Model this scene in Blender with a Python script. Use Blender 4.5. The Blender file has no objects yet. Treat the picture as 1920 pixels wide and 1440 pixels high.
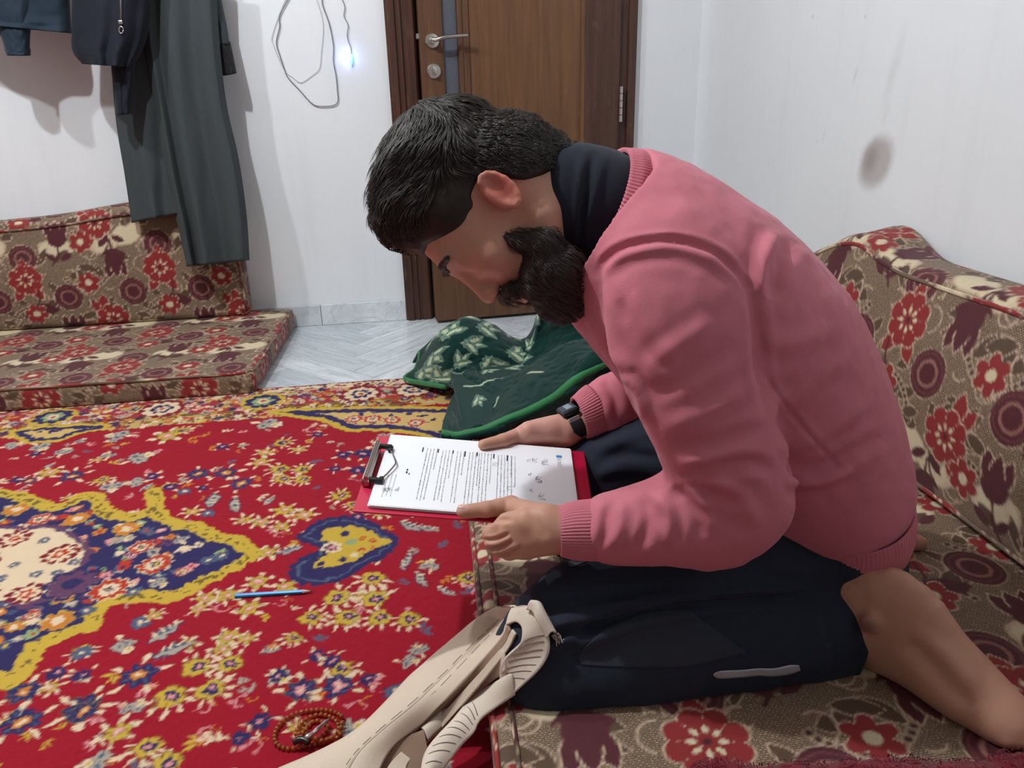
import bpy, bmesh, math, random
import numpy as np
from mathutils import Vector, Matrix
from mathutils.bvhtree import BVHTree

# ------------------------------------------------------------------ camera, light, exposure
SC = bpy.context.scene
COL = SC.collection
F_PX = 1450.0
_p, _r, _y = np.radians([21.1, -1.34, 8.3])
CAM = np.array([0.0, 0.0, 0.876])
FWD = np.array([np.sin(_y)*np.cos(_p), np.cos(_y)*np.cos(_p), -np.sin(_p)])
_rt = np.array([np.cos(_y), -np.sin(_y), 0.0])
_up = np.cross(_rt, FWD)
RGT = np.cos(_r)*_rt + np.sin(_r)*_up
UPV = -np.sin(_r)*_rt + np.cos(_r)*_up
cd = bpy.data.cameras.new('camera')
cam = bpy.data.objects.new('camera', cd)
COL.objects.link(cam)
cd.sensor_width = 36.0
cd.lens = F_PX/1920*36.0
cd.clip_start = 0.02
m = Matrix.Identity(4)
for i in range(3):
    m[i][0], m[i][1], m[i][2], m[i][3] = RGT[i], UPV[i], -FWD[i], CAM[i]
cam.matrix_world = m
SC.camera = cam
SC.view_settings.view_transform = 'Standard'
SC.view_settings.look = 'None'
SC.view_settings.gamma = 1.0
SC.view_settings.use_curve_mapping = False
SC.view_settings.exposure = 0.56
world = bpy.data.worlds.new('world'); SC.world = world
world.use_nodes = True
world.node_tree.nodes['Background'].inputs[0].default_value = (0.6, 0.65, 0.7, 1)
world.node_tree.nodes['Background'].inputs[1].default_value = 0.05
LAMPS = (((-1.40, 1.62, 2.30), 36.0), ((-0.84, 1.22, 2.45), 78.0))
for LAMP, en in LAMPS:
    ld = bpy.data.lights.new('ceiling_bulb_light', 'POINT')
    ld.energy = en
    ld.color = (0.91, 0.965, 1.0)
    ld.shadow_soft_size = 0.035
    lo = bpy.data.objects.new('ceiling_bulb_light', ld); COL.objects.link(lo)
    lo.location = LAMP

def at(px, py, x=None, y=None, z=None, d=None):
    """world point seen at a pixel of the 1920x1440 frame, on a plane x=, y= or z= (or at depth d)"""
    v = FWD + RGT*(px-960)/F_PX - UPV*(py-720)/F_PX
    if x is not None: t = (x-CAM[0])/v[0]
    elif y is not None: t = (y-CAM[1])/v[1]
    elif z is not None: t = (z-CAM[2])/v[2]
    else: t = d
    return CAM + v*t

def project(P):
    q = np.asarray(P) - CAM
    z = q @ FWD
    return np.stack([960+F_PX*(q@RGT)/z, 720-F_PX*(q@UPV)/z], -1)

# ------------------------------------------------------------------ materials
def lin(r, g=None, b=None):
    if g is None: r, g, b = r
    f = lambda c: (c/255/12.92) if c/255 <= 0.04045 else ((c/255+0.055)/1.055)**2.4
    return np.array([f(r), f(g), f(b)])

class NT:
    """small shader graph helper"""
    def __init__(s, name):
        s.m = bpy.data.materials.new(name); s.m.use_nodes = True
        s.t = s.m.node_tree; s.t.nodes.clear()
        s.out = s.t.nodes.new('ShaderNodeOutputMaterial')
        s.b = s.t.nodes.new('ShaderNodeBsdfPrincipled')
        s.t.links.new(s.b.outputs[0], s.out.inputs[0])
    def n(s, typ, **kw):
        nd = s.t.nodes.new(typ)
        for k, v in kw.items():
            if k.startswith('i_'):
                key = k[2:]
                key = int(key) if key.isdigit() else key.replace('_', ' ')
                s.set(nd.inputs[key], v)
            else: setattr(nd, k, v)
        return nd
    def set(s, sock, v):
        if isinstance(v, bpy.types.NodeSocket): s.t.links.new(v, sock)
        else:
            if hasattr(sock.default_value, '__len__') and not isinstance(v, (int, float)):
                v = tuple(v)
                if len(sock.default_value) == 4 and len(v) == 3: v = v + (1.0,)
            sock.default_value = v
    def math(s, op, a, b=0.0, c=None):
        nd = s.n('ShaderNodeMath', operation=op)
        s.set(nd.inputs[0], a); s.set(nd.inputs[1], b)
        if c is not None: s.set(nd.inputs[2], c)
        return nd.outputs[0]
    def mix(s, f, a, b, typ='RGBA', blend='MIX'):
        nd = s.n('ShaderNodeMix', data_type=typ, blend_type=blend) if typ == 'RGBA' else s.n('ShaderNodeMix', data_type=typ)
        k = {'RGBA': (6, 7, 2), 'FLOAT': (2, 3, 0)}[typ]
        s.set(nd.inputs[0], f); s.set(nd.inputs[k[0]], a); s.set(nd.inputs[k[1]], b)
        return nd.outputs[k[2]]
    def ramp(s, f, stops):
        nd = s.n('ShaderNodeValToRGB'); s.set(nd.inputs[0], f)
        e = nd.color_ramp.elements
        while len(e) < len(stops): e.new(0.5)
        for el, (p, c) in zip(e, stops):
            el.position = p
            c = (c, c, c) if isinstance(c, (int, float)) else tuple(c)
            el.color = c[:3] + (1,)
        return nd.outputs[0]
    def coord(s, kind='Object', scale=(1, 1, 1), loc=(0, 0, 0), rot=(0, 0, 0)):
        tc = s.n('ShaderNodeTexCoord')
        mp = s.n('ShaderNodeMapping'); s.t.links.new(tc.outputs[kind], mp.inputs[0])
        mp.inputs['Scale'].default_value = scale; mp.inputs['Location'].default_value = loc; mp.inputs['Rotation'].default_value = rot
        return mp.outputs[0]
    def noise(s, vec=None, scale=5, detail=4, rough=0.55, dist=0.0):
        nd = s.n('ShaderNodeTexNoise')
        if vec is not None: s.t.links.new(vec, nd.inputs['Vector'])
        nd.inputs['Scale'].default_value = scale; nd.inputs['Detail'].default_value = detail
        nd.inputs['Roughness'].default_value = rough; nd.inputs['Distortion'].default_value = dist
        return nd.outputs[0]
    def bump(s, h, strength=0.3, dist=0.002):
        nd = s.n('ShaderNodeBump'); s.set(nd.inputs['Height'], h)
        nd.inputs['Strength'].default_value = strength; nd.inputs['Distance'].default_value = dist
        s.t.links.new(nd.outputs[0], s.b.inputs['Normal'])
    def base(s, c): s.set(s.b.inputs['Base Color'], c)
    def p(s, **kw):
        for k, v in kw.items(): s.set(s.b.inputs[k.replace('_', ' ')], v)
        return s

def simple(name, c, rough=0.6, metal=0.0, noise=0.12, nscale=40, bump=0.0, bscale=200, sheen=0.0, **kw):
    g = NT(name)
    v = g.coord()
    n = g.noise(v, nscale, 4)
    c = np.array(c)
    g.base(g.mix(n, c*(1-noise), np.minimum(c*(1+noise), 1)))
    g.p(Roughness=rough, Metallic=metal)
    if sheen: g.p(Sheen_Weight=sheen, Sheen_Roughness=0.5)
    if bump: g.bump(g.noise(v, bscale, 3), bump, 0.001)
    if kw: g.p(**kw)
    return g.m

# ------------------------------------------------------------------ mesh helpers
def link(o, parent=None):
    COL.objects.link(o)
    if parent is not None: o.parent = parent
    return o

def mesh(name, verts, faces, mat=None, parent=None, smooth=True, cols=None, uvs=None):
    me = bpy.data.meshes.new(name)
    verts = np.asarray(verts, dtype=np.float32)
    if isinstance(faces, np.ndarray) and faces.ndim == 2:
        k = faces.shape[1]; nf = len(faces)
        me.vertices.add(len(verts)); me.vertices.foreach_set('co', verts.ravel())
        me.loops.add(nf*k); me.loops.foreach_set('vertex_index', faces.ravel().astype(np.int32))
        me.polygons.add(nf)
        me.polygons.foreach_set('loop_start', np.arange(0, nf*k, k, dtype=np.int32))
        me.update(calc_edges=True)
    else:
        me.from_pydata([tuple(map(float, v)) for v in verts], [], [tuple(map(int, f)) for f in faces])
    me.validate()
    me.polygons.foreach_set('use_smooth', np.full(len(me.polygons), bool(smooth)))
    if mat is not None: me.materials.append(mat)
    if cols is not None:
        a = me.color_attributes.new('paint', 'FLOAT_COLOR', 'POINT')
        a.data.foreach_set('color', np.asarray(cols, dtype=np.float32).ravel())
    if uvs is not None:
        a = me.attributes.new('flat', 'FLOAT2', 'POINT')
        a.data.foreach_set('vector', np.asarray(uvs, dtype=np.float32).ravel())
    me.update()
    return link(bpy.data.objects.new(name, me), parent)

class MB:
    """collects boxes, tubes, lathes, sweeps and builds ONE mesh object"""
    def __init__(s): s.v = []; s.f = []
    def add(s, v, f):
        o = len(s.v); s.v += [tuple(map(float, p)) for p in v]; s.f += [tuple(int(i)+o for i in q) for q in f]; return s
    def box(s, a, b, bev=0.0, M=None):
        bm = bmesh.new(); bmesh.ops.create_cube(bm, size=1.0)
        a, b = np.array(a, float), np.array(b, float)
        for v in bm.verts: v.co = Vector((a+b)/2 + np.array(v.co)*(b-a))
        if bev: bmesh.ops.bevel(bm, geom=list(bm.edges), offset=bev, segments=2, affect='EDGES', profile=0.5)
        bm.verts.index_update()
        vs = [np.array(v.co) for v in bm.verts]
        if M is not None: vs = [np.array(M @ Vector(v)) for v in vs]
        s.add(vs, [[v.index for v in f.verts] for f in bm.faces]); bm.free(); return s
    def tube(s, pts, r, k=8, caps=True, ell=1.0, ref=(0, 0, 1)):
        pts = [np.array(p, float) for p in pts]; n = len(pts)
        rs = [r]*n if np.isscalar(r) else list(r)
        vs, fs = [], []
        prev = np.array(ref, float)
        for i in range(n):
            t = pts[min(i+1, n-1)] - pts[max(i-1, 0)]; t /= np.linalg.norm(t)+1e-12
            a = prev - t*(prev@t)
            if np.linalg.norm(a) < 1e-6: a = np.cross(t, (1, 0.3, 0.2))
            a /= np.linalg.norm(a); b = np.cross(t, a); prev = a
            for j in range(k):
                w = 2*math.pi*j/k
                vs.append(pts[i] + rs[i]*(math.cos(w)*a*ell + math.sin(w)*b))
        for i in range(n-1):
            for j in range(k):
                fs.append((i*k+j, i*k+(j+1) % k, (i+1)*k+(j+1) % k, (i+1)*k+j))
        if caps:
            fs.append(tuple(range(k))[::-1]); fs.append(tuple((n-1)*k+j for j in range(k)))
        return s.add(vs, fs)
    def lathe(s, prof, k=24, M=None):
        vs, fs = [], []
        for (r, z) in prof:
            for j in range(k):
                w = 2*math.pi*j/k; vs.append((r*math.cos(w), r*math.sin(w), z))
        n = len(prof)
        for i in range(n-1):
            for j in range(k): fs.append((i*k+j, i*k+(j+1) % k, (i+1)*k+(j+1) % k, (i+1)*k+j))
        fs.append(tuple(range(k))[::-1]); fs.append(tuple((n-1)*k+j for j in range(k)))
        if M is not None: vs = [np.array(M @ Vector(v)) for v in vs]
        return s.add(vs, fs)
    def prism(s, poly, h, M=None):
        n = len(poly)
        vs = [(x, y, 0) for x, y in poly] + [(x, y, h) for x, y in poly]
        fs = [tuple(range(n))[::-1], tuple(range(n, 2*n))] + [(i, (i+1) % n, n+(i+1) % n, n+i) for i in range(n)]
        if M is not None: vs = [np.array(M @ Vector(v)) for v in vs]
        return s.add(vs, fs)
    def build(s, name, mat, parent=None, smooth=False):
        o = mesh(name, s.v, s.f, mat, parent, smooth)
        return o

def autosmooth(o, ang=40):
    me = o.data
    me.polygons.foreach_set('use_smooth', np.ones(len(me.polygons), bool))
    me.set_sharp_from_angle(angle=math.radians(ang))
    return o

def tag(o, label=None, cat=None, group=None, kind=None):
    for k, v in (('label', label), ('category', cat), ('group', group), ('kind', kind)):
        if v: o[k] = v
    return o

def empty(name, loc=(0, 0, 0), rz=0.0, label=None, cat=None, group=None):
    o = bpy.data.objects.new(name, None); COL.objects.link(o)
    o.empty_display_size = 0.05
    o.location = tuple(map(float, loc)); o.rotation_euler = (0, 0, rz)
    return tag(o, label, cat, group)

def attach(child, parent):
    """parent without moving (parents are unrotated empties or meshes at the origin)"""
    child.parent = parent
    child.location = Vector(child.location) - Vector(parent.location)
    return child

def spline(P, n, closed=False):
    """Catmull-Rom through the points"""
    P = np.asarray(P, float); N = len(P)
    out = []
    for u in np.linspace(0, N if closed else N-1, n, endpoint=not closed):
        i = int(math.floor(u)); t = u - i
        if not closed and i >= N-1: i, t = N-2, 1.0
        g = (lambda k: P[k % N]) if closed else (lambda k: P[k] if 0 <= k < N else (2*P[0]-P[1] if k < 0 else 2*P[-1]-P[-2]))
        a, b, c, d = g(i-1), g(i), g(i+1), g(i+2)
        out.append(0.5*((2*b) + (c-a)*t + (2*a-5*b+4*c-d)*t*t + (3*b-a-3*c+d)*t**3))
    return np.array(out)

rng = np.random.default_rng(7)
def vnoise(P, scale, seed=0):
    """smooth value noise in numpy, about -1..1"""
    P = np.asarray(P, float)*scale
    if P.shape[-1] == 2: P = np.concatenate([P, np.full(P.shape[:-1]+(1,), 0.37)], -1)
    i = np.floor(P).astype(np.int64); f = P - i; f = f*f*(3-2*f)
    def h(a, b, c):
        x = (a*374761393 + b*668265263 + c*2147483647 + seed*974711) & 0xffffffff
        x = ((x ^ (x >> 13))*1274126177) & 0xffffffff
        x = (x ^ (x >> 16)) & 0xffff
        return x/32767.5 - 1
    r = 0
    for dx in (0, 1):
        for dy in (0, 1):
            for dz in (0, 1):
                w = (f[..., 0] if dx else 1-f[..., 0])*(f[..., 1] if dy else 1-f[..., 1])*(f[..., 2] if dz else 1-f[..., 2])
                r = r + w*h(i[..., 0]+dx, i[..., 1]+dy, i[..., 2]+dz)
    return r

# ------------------------------------------------------------------ woven patterns (colours stored on the cloth's own vertices)
class Paint:
    def __init__(s, pts, base, period=None, warp=0.0, wscale=150):
        s.p = np.array(pts, float); s.P = period
        if warp:
            s.p = s.p + warp*np.stack([vnoise(s.p, wscale, 3), vnoise(s.p, wscale, 5)], -1)
        s.c = np.empty((len(s.p), 4)); s.c[:, :3] = base; s.c[:, 3] = 1.0
    def loc(s, c, rot=0.0):
        d = s.p - np.array(c)
        if s.P is not None: d = (d + s.P/2) % s.P - s.P/2
        if rot:
            k, q = math.cos(rot), math.sin(rot)
            d = np.stack([d[:, 0]*k + d[:, 1]*q, -d[:, 0]*q + d[:, 1]*k], -1)
        return d
    aa = .0032
    def fill(s, sd, col, out=None, w=0.0):
        if out is not None:
            a = np.clip(.5-(np.abs(sd-w/2)-w/2)/s.aa, 0, 1); m_ = a > 0
            s.c[m_, :3] += a[m_, None]*(out-s.c[m_, :3]); s.c[m_, 3] *= 1-a[m_]
        a = np.clip(.5-sd/s.aa, 0, 1); m_ = a > 0
        s.c[m_, :3] += a[m_, None]*(col-s.c[m_, :3]); s.c[m_, 3] *= 1-a[m_]
        return s
    def near(s, c, r):
        d = s.p - np.array(c)
        return np.nonzero((np.abs(d[:, 0]) < r) & (np.abs(d[:, 1]) < r))[0]
    def flower(s, c, r, n, col, rot=0.0, depth=0.3, out=None, w=0.0, cen=None, cr=0.3, split=None, stamen=None):
        d = s.loc(c, rot); rr = np.hypot(d[:, 0], d[:, 1]); th = np.arctan2(d[:, 1], d[:, 0])
        q = np.abs(np.cos(n*th/2))
        s.fill(rr - r*(1-depth+depth*q**0.6), col, out, w)
        if split is not None:
            s.fill(np.where((rr < r*0.85) & (rr > r*0.2), rr*q*0.9 - split[1], 1), split[0])
        if stamen is not None:
            col2, k, a, b = stamen
            ph = (th % (2*math.pi/k)) - math.pi/k
            s.fill(np.hypot((rr-a*r)/1.0, rr*ph*1.0/0.62) - b*r, col2)
        if cen is not None: s.fill(rr - cr*r, cen)
    def ell(s, c, a, b, rot, col, out=None, w=0.0):
        d = s.loc(c, rot); s.fill((np.hypot(d[:, 0]/a, d[:, 1]/b) - 1)*min(a, b), col, out, w)
    def leaf(s, c, l, wd, rot, col, out=None, w=0.0):
        d = s.loc(c, rot); x = d[:, 0]/l
        s.fill(np.where(np.abs(x) < 1, np.abs(d[:, 1]) - wd*(1-x*x), np.where(np.abs(x) < 1.15, np.hypot((np.abs(x)-1)*l, d[:, 1]), 1)), col, out, w)
    def ring(s, c, r, w, col, a0=None, a1=None):
        d = s.loc(c); rr = np.hypot(d[:, 0], d[:, 1]); sd = np.abs(rr-r) - w
        if a0 is not None:
            th = (np.arctan2(d[:, 1], d[:, 0]) - a0) % (2*math.pi); sd = np.where(th < (a1-a0) % (2*math.pi), sd, 1)
        s.fill(sd, col)
    def line(s, pts, w, col):
        for a, b in zip(pts[:-1], pts[1:]):
            a, b = np.array(a), np.array(b); d = s.loc(a); v = b-a
            t = np.clip((d@v)/(v@v), 0, 1)
            s.fill(np.hypot(d[:, 0]-t*v[0], d[:, 1]-t*v[1]) - w, col)
    def polysd(s, poly):
        P = np.asarray(poly, float); n = len(P); p = s.p
        d = np.full(len(p), 1e9); sg = np.ones(len(p))
        for i in range(n):
            a, b = P[i], P[i-1]; e = b-a; w = p-a
            t = np.clip((w@e)/(e@e), 0, 1)
            d = np.minimum(d, (w[:, 0]-t*e[0])**2 + (w[:, 1]-t*e[1])**2)
            c1 = p[:, 1] >= a[1]; c2 = p[:, 1] < b[1]; c3 = e[0]*w[:, 1] > e[1]*w[:, 0]
            fl = (c1 & c2 & c3) | (~c1 & ~c2 & ~c3)
            sg[fl] *= -1
        return sg*np.sqrt(d)

BR = dict(tan=lin(112, 90, 71), red=lin(140, 30, 30), mar=lin(80, 20, 31), cream=lin(214, 198, 164), leaf=lin(86, 63, 44), line=lin(204, 176, 150), dark=lin(64, 20, 24))
def brocade(uv):
    """floral brocade repeat, 0.46 x 0.36 m"""
    P = np.array([0.46, 0.36])
    k = Paint(uv, BR['tan'], P, 0.0012, 160)
    B = BR; lw = 0.0034
    # cream grounds
    for c, a, b, r in (((.10, -.055), .05, .035, .3), ((.315, -.075), .055, .036, -.1), ((.30, .105), .03, .02, .8), ((.02, .28), .045, .03, .2)):
        k.ell(c, a, b, r, B['cream'], B['line'], lw)
    RR = random.Random(8)
    for _ in range(24):
        k.leaf((RR.uniform(0, .46), RR.uniform(0, .36)), RR.uniform(.02, .036), RR.uniform(.009, .017), RR.uniform(0, 3.14), B['leaf'], B['line'], lw*.8)
    for _ in range(20):
        a0 = RR.uniform(0, 6); k.ring((RR.uniform(0, .46), RR.uniform(0, .36)), RR.uniform(.010, .028), .0016, B['line'], a0, a0+RR.uniform(2, 5))
    # scroll outlines
    for c, r, a0, a1 in (((.15, -.10), .022, 0, 4.5), ((.165, -.115), .035, .5, 3.4), ((.40, .12), .022, 2, 6), ((.385, .135), .034, 1.5, 4.2), ((.06, .10), .018, 0, 5), ((.25, .21), .02, 1, 5.5), ((.43, -.11), .02, 3, 8)):
        k.ring(c, r, 0.0016, B['line'], a0, a1)
    # brown leaves
    for c, l, w, r in (((-.07, .02), .035, .016, .2), ((.26, .07), .035, .016, .9), ((.13, .04), .03, .013, -.5), ((-.02, .19), .034, .015, 2.2), ((.20, -.13), .032, .016, 1.2), ((.38, .02), .03, .013, .4), ((.41, .20), .035, .016, -.3), ((-.11, .12), .03, .013, 1.0), ((.07, -.13), .03, .014, -.4), ((.33, .26), .03, .014, .5)):
        k.leaf(c, l, w, r, B['leaf'], B['line'], lw*.8)
    # dotted arcs
    for c, r, a0, a1 in (((.195, -.012), .078, .35, 2.8), ((-.06, .205), .08, 3.5, 5.9), ((.40, .27), .07, .2, 2.4)):
        k.ring(c, r, .0075, B['line'], a0, a1); k.ring(c, r, .0062, lin(170, 148, 120), a0, a1)
        n = int((a1-a0)*r/.0135)
        for i in range(n):
            w = a0+(a1-a0)*(i+.5)/n
            k.ell((c[0]+r*math.cos(w), c[1]+r*math.sin(w)), .0052, .0046, w, B['dark'])
    # rings
    for c in ((.088, .098), (.325, .098), (.20, .262)):
        k.ell(c, .047, .05, 0, B['mar'], B['line'], .002)
        k.ring(c, .0255, .0032, lin(150, 100, 90)); k.ring(c, .04, .0012, lin(120, 60, 60))
    # tulips with stem and leaves
    for (x, y), s in (((-.137, -.03), 1), ((.045, .215), -1)):
        k.line([(x, y-.03*s), (x-.005, y-.075*s), (x-.03, y-.105*s)], .0035, B['mar'])
        k.leaf((x-.028, y-.075*s), .026, .011, 2.4*s, B['mar']); k.leaf((x+.022, y-.078*s), .026, .011, .5*s, B['mar'])
        for dx in (-.021, .021, 0): k.leaf((x+dx, y+.022*s), .036, .016, 1.57-dx*11*s, B['mar'], B['line'], lw)
        k.ell((x, y-.006*s), .033, .032, 0, B['mar'], None)
    # big flowers with extra petals
    for (x, y), pet in (((0., 0.), ((-.042, .05, 2.3), (-.02, .066, 1.6), (-.03, -.06, 4.2))), ((.195, .178), ((-.03, -.055, 4.2), (.03, -.055, 5.3), (.0, .05, 1.57)))):
        for dx, dy, a in pet: k.leaf((x+dx, y+dy), .032, .016, a, B['red'], B['line'], lw)
        k.flower((x, y), .058, 8, B['red'], .2, .2, B['line'], lw, None, .3, (B['line'], .0012), (B['cream'], 8, .36, .115))
        k.ell((x, y), .006, .006, 0, B['dark'])
        k.line([(x+.035, y-.05), (x+.03, y-.09), (x+.005, y-.12)], .003, B['mar'])
        k.leaf((x+.035, y-.11), .03, .012, .2, B['mar']); k.leaf((x+.06, y-.125), .03, .018, .0, B['mar'])
    # small flowers
    for c, r in (((-.058, .148), .3), ((.205, .04), .8), ((.40, -.06), 1.4)):
        k.flower(c, .04, 6, B['red'], r, .5, B['line'], lw, B['cream'], .3)
    return k.c

def brocade_mat():
    g = NT('floral_brocade')
    a = g.n('ShaderNodeAttribute', attribute_name='paint')
    f = g.n('ShaderNodeAttribute', attribute_name='flat')
    br = g.n('ShaderNodeTexBrick'); g.t.links.new(f.outputs['Vector'], br.inputs['Vector'])
    br.inputs['Scale'].default_value = 1.0; br.inputs['Brick Width'].default_value = 0.0065; br.inputs['Row Height'].default_value = 0.0034
    br.inputs['Mortar Size'].default_value = 0.0012; br.inputs['Mortar Smooth'].default_value = 0.3; br.offset = 0.37
    nz = g.noise(f.outputs['Vector'], 90, 3)
    nz2 = g.noise(f.outputs['Vector'], 420, 3)
    dash = g.math('MULTIPLY', g.math('GREATER_THAN', nz2, 0.515), g.math('SUBTRACT', 1.0, br.outputs['Fac']))
    dash = g.math('MULTIPLY', g.math('MULTIPLY', dash, a.outputs['Alpha']), 0.9)
    c = g.mix(dash, a.outputs['Color'], lin(196, 172, 138))
    c = g.mix(g.math('MULTIPLY', nz, 0.35), c, g.mix(1.0, c, (0.62, 0.6, 0.58), blend='MULTIPLY'))
    g.base(c)
    g.p(Roughness=0.72, Sheen_Weight=0.1)
    h = g.math('ADD', g.math('MULTIPLY', nz2, 0.6), g.math('MULTIPLY', a.outputs['Alpha'], -0.6))
    g.bump(h, 0.35, 0.0015)
    return g.m
M_BROCADE = brocade_mat()

def cushion(name, half, r, res, xf, uv0=(0, 0), parent=None, mat=None, shape=None, hires=None, swap=False):
    """rounded box with the brocade running over its top, sides and ends; xf maps local -> world"""
    s = np.array(half, float)
    def axis(i):
        h = s[i]; e = np.array([-h, -h+r*.12, -h+r*.35, -h+r*.65, -h+r])
        if hires is not None and i == hires[0]:
            a = np.concatenate([np.arange(-h+r, hires[1], hires[3]*2.4), np.arange(hires[1], hires[2], hires[3]), np.arange(hires[2], h-r, hires[3]*2.4)])
        else: a = np.arange(-h+r, h-r, res)
        return np.unique(np.round(np.concatenate([e, a, -e]), 6))
    ax = [axis(i) for i in range(3)]
    V, Q, off = [], [], 0
    for d in range(3):
        a, b = [(1, 2), (2, 0), (0, 1)][d]
        A, B = np.meshgrid(ax[a], ax[b], indexing='ij')
        for sg in (-1, 1):
            p = np.zeros(A.shape+(3,)); p[..., a] = A; p[..., b] = B; p[..., d] = sg*s[d]
            n0, n1 = A.shape
            idx = np.arange(n0*n1).reshape(n0, n1) + off
            q = np.stack([idx[:-1, :-1], idx[1:, :-1], idx[1:, 1:], idx[:-1, 1:]], -1).reshape(-1, 4)
            if sg < 0: q = q[:, ::-1]
            V.append(p.reshape(-1, 3)); Q.append(q); off += n0*n1
    V = np.concatenate(V); Q = np.concatenate(Q)
    _, first, inv = np.unique(np.round(V, 5), axis=0, return_index=True, return_inverse=True)
    V = V[first]; Q = inv.reshape(-1)[Q]
    # flat coordinates, unrolled from the top face
    u = V[:, 0].copy(); v = V[:, 1].copy()
    dz = s[2]-V[:, 2]
    ex = np.abs(V[:, 0]) >= s[0]-1e-6; ey = np.abs(V[:, 1]) >= s[1]-1e-6
    bot = V[:, 2] <= -s[2]+1e-6
    u = np.where(ex & ~bot, u + np.sign(V[:, 0])*dz, u); v = np.where(ey & ~bot, v + np.sign(V[:, 1])*dz, v)
    v = np.where(bot, v+0.2, v)
    uv = np.stack([u, v], -1) + np.array(uv0)
    if swap: uv = uv[:, ::-1].copy()
    c = np.clip(V, -s+r, s-r); nn = V-c; L = np.linalg.norm(nn, axis=1, keepdims=True)
    Pp = c + np.where(L > 1e-9, nn/np.maximum(L, 1e-9)*r, 0)
    if shape is not None: Pp = shape(Pp)
    W = xf(Pp)
    return mesh(name, W, Q, mat or M_BROCADE, parent, True, brocade(uv), uv)

# ------------------------------------------------------------------ the room
WY, WX = 3.06, 1.20          # back wall plane, right wall plane
XL, YB, ZC = -2.6, -1.6, 2.75

def wall_mat(name, stain=False):
    g = NT(name)
    v = g.coord()
    n1 = g.noise(v, 2.2, 5); n2 = g.noise(v, 260, 3); n3 = g.noise(g.coord(scale=(9, 9, 1.1)), 1.0, 4)
    c = g.mix(n1, lin(226, 229, 233), lin(238, 240, 243))
    c = g.mix(g.math('MULTIPLY', g.ramp(n3, [(0.55, 0), (0.8, 1)]), 0.18), c, lin(196, 199, 203))
    if stain:
        sep = g.n('ShaderNodeSeparateXYZ'); g.t.links.new(v, sep.inputs[0])
        Y, Z = sep.outputs[1], sep.outputs[2]
        def blob(y, z, a, b, tilt, lo, hi, wob=0.12):
            dy = g.math('SUBTRACT', Y, y); dz = g.math('SUBTRACT', Z, z)
            dy = g.math('ADD', dy, g.math('MULTIPLY', dz, tilt))
            q = g.math('SQRT', g.math('ADD', g.math('POWER', g.math('DIVIDE', dy, a), 2.0), g.math('POWER', g.math('DIVIDE', dz, b), 2.0)))
            q = g.math('ADD', q, g.math('MULTIPLY', g.math('SUBTRACT', g.noise(v, 22, 4), 0.5), wob*2))
            mr = g.n('ShaderNodeMapRange', interpolation_type='SMOOTHSTEP')
            g.set(mr.inputs[0], q); mr.inputs[1].default_value = hi; mr.inputs[2].default_value = lo
            return mr.outputs[0]
        s0 = at(1641, 305, x=WX)
        m = blob(s0[1], s0[2], .075, .075, .25, .55, 1.12)
        c = g.mix(g.math('MULTIPLY', m, .62), c, lin(150, 134, 126))
        s1 = at(1632, 300, x=WX)
        c = g.mix(g.math('MULTIPLY', blob(s1[1], s1[2], .05, .06, .2, .0, 1.0), .45), c, lin(118, 108, 104))
        for (px, py, a, b, k) in ((1676, 130, .03, .13, .22), (1604, 140, .012, .035, .35), (1524, 31, .01, .01, .5), (1622, 31, .008, .008, .45), (1660, 215, .02, .05, .16), (1310, 192, .016, .012, .2), (1441, 306, .008, .008, .4), (1532, 266, .005, .005, .6), (1545, 255, .008, .03, .25)):
            q = at(px, py, x=WX) if px > 1330 else at(px, py, y=WY)
            c = g.mix(g.math('MULTIPLY', blob(q[1], q[2], a, b, .2, .0, 1.0, .25), k*.6), c, lin(140, 138, 142))
    g.base(c); g.p(Roughness=0.62)
    g.bump(g.math('ADD', g.math('MULTIPLY', n2, .4), g.noise(v, 35, 3)), 0.12, 0.002)
    return g.m
M_WALL = wall_mat('white_wall_paint'); M_WALLR = wall_mat('white_wall_paint_marked', True)
M_DARK = simple('dark_gap', lin(24, 20, 20), .8)
def shell(name, a, b, mat):
    return tag(MB().box(a, b).build(name, mat), kind='structure')
DX0, DX1 = 0.02, 0.945        # door casing outer edges
shell('wall_back', (XL, WY, 0), (DX0+.03, WY+.12, ZC), M_WALL)
wb2 = shell('wall_back_beside_door', (DX1-.03, WY, 0), (WX+.1, WY+.12, ZC), M_WALL)
shell('wall_back_over_door', (DX0+.03, WY, 2.1), (DX1-.03, WY+.12, ZC), M_WALL)
shell('wall_right', (WX, YB, 0), (WX+.12, WY+.12, ZC), M_WALLR)
M_DULL = simple('dull_beige_bounce_cut', lin(150, 146, 140), .8, 0, .05, 3)  # unseen walls and ceiling coloured dull to cut the bounced light
shell('wall_left', (XL-.12, YB, 0), (XL, WY+.12, ZC), M_DULL)
shell('wall_behind', (XL, YB-.12, 0), (WX, YB, ZC), M_DULL)
shell('ceiling', (XL-.12, YB-.12, ZC), (WX+.12, WY+.12, ZC+.1), M_DULL)
shell('wall_dark_behind_door', (-.4, WY+.5, 0), (1.4, WY+.55, 2.4), M_DARK)  # near-black colour stands for the dark behind the ajar door
floor = shell('floor', (XL, YB, -.06), (WX, WY+.5, -.004), simple('floor_bed', lin(150, 152, 156), .6))

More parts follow.
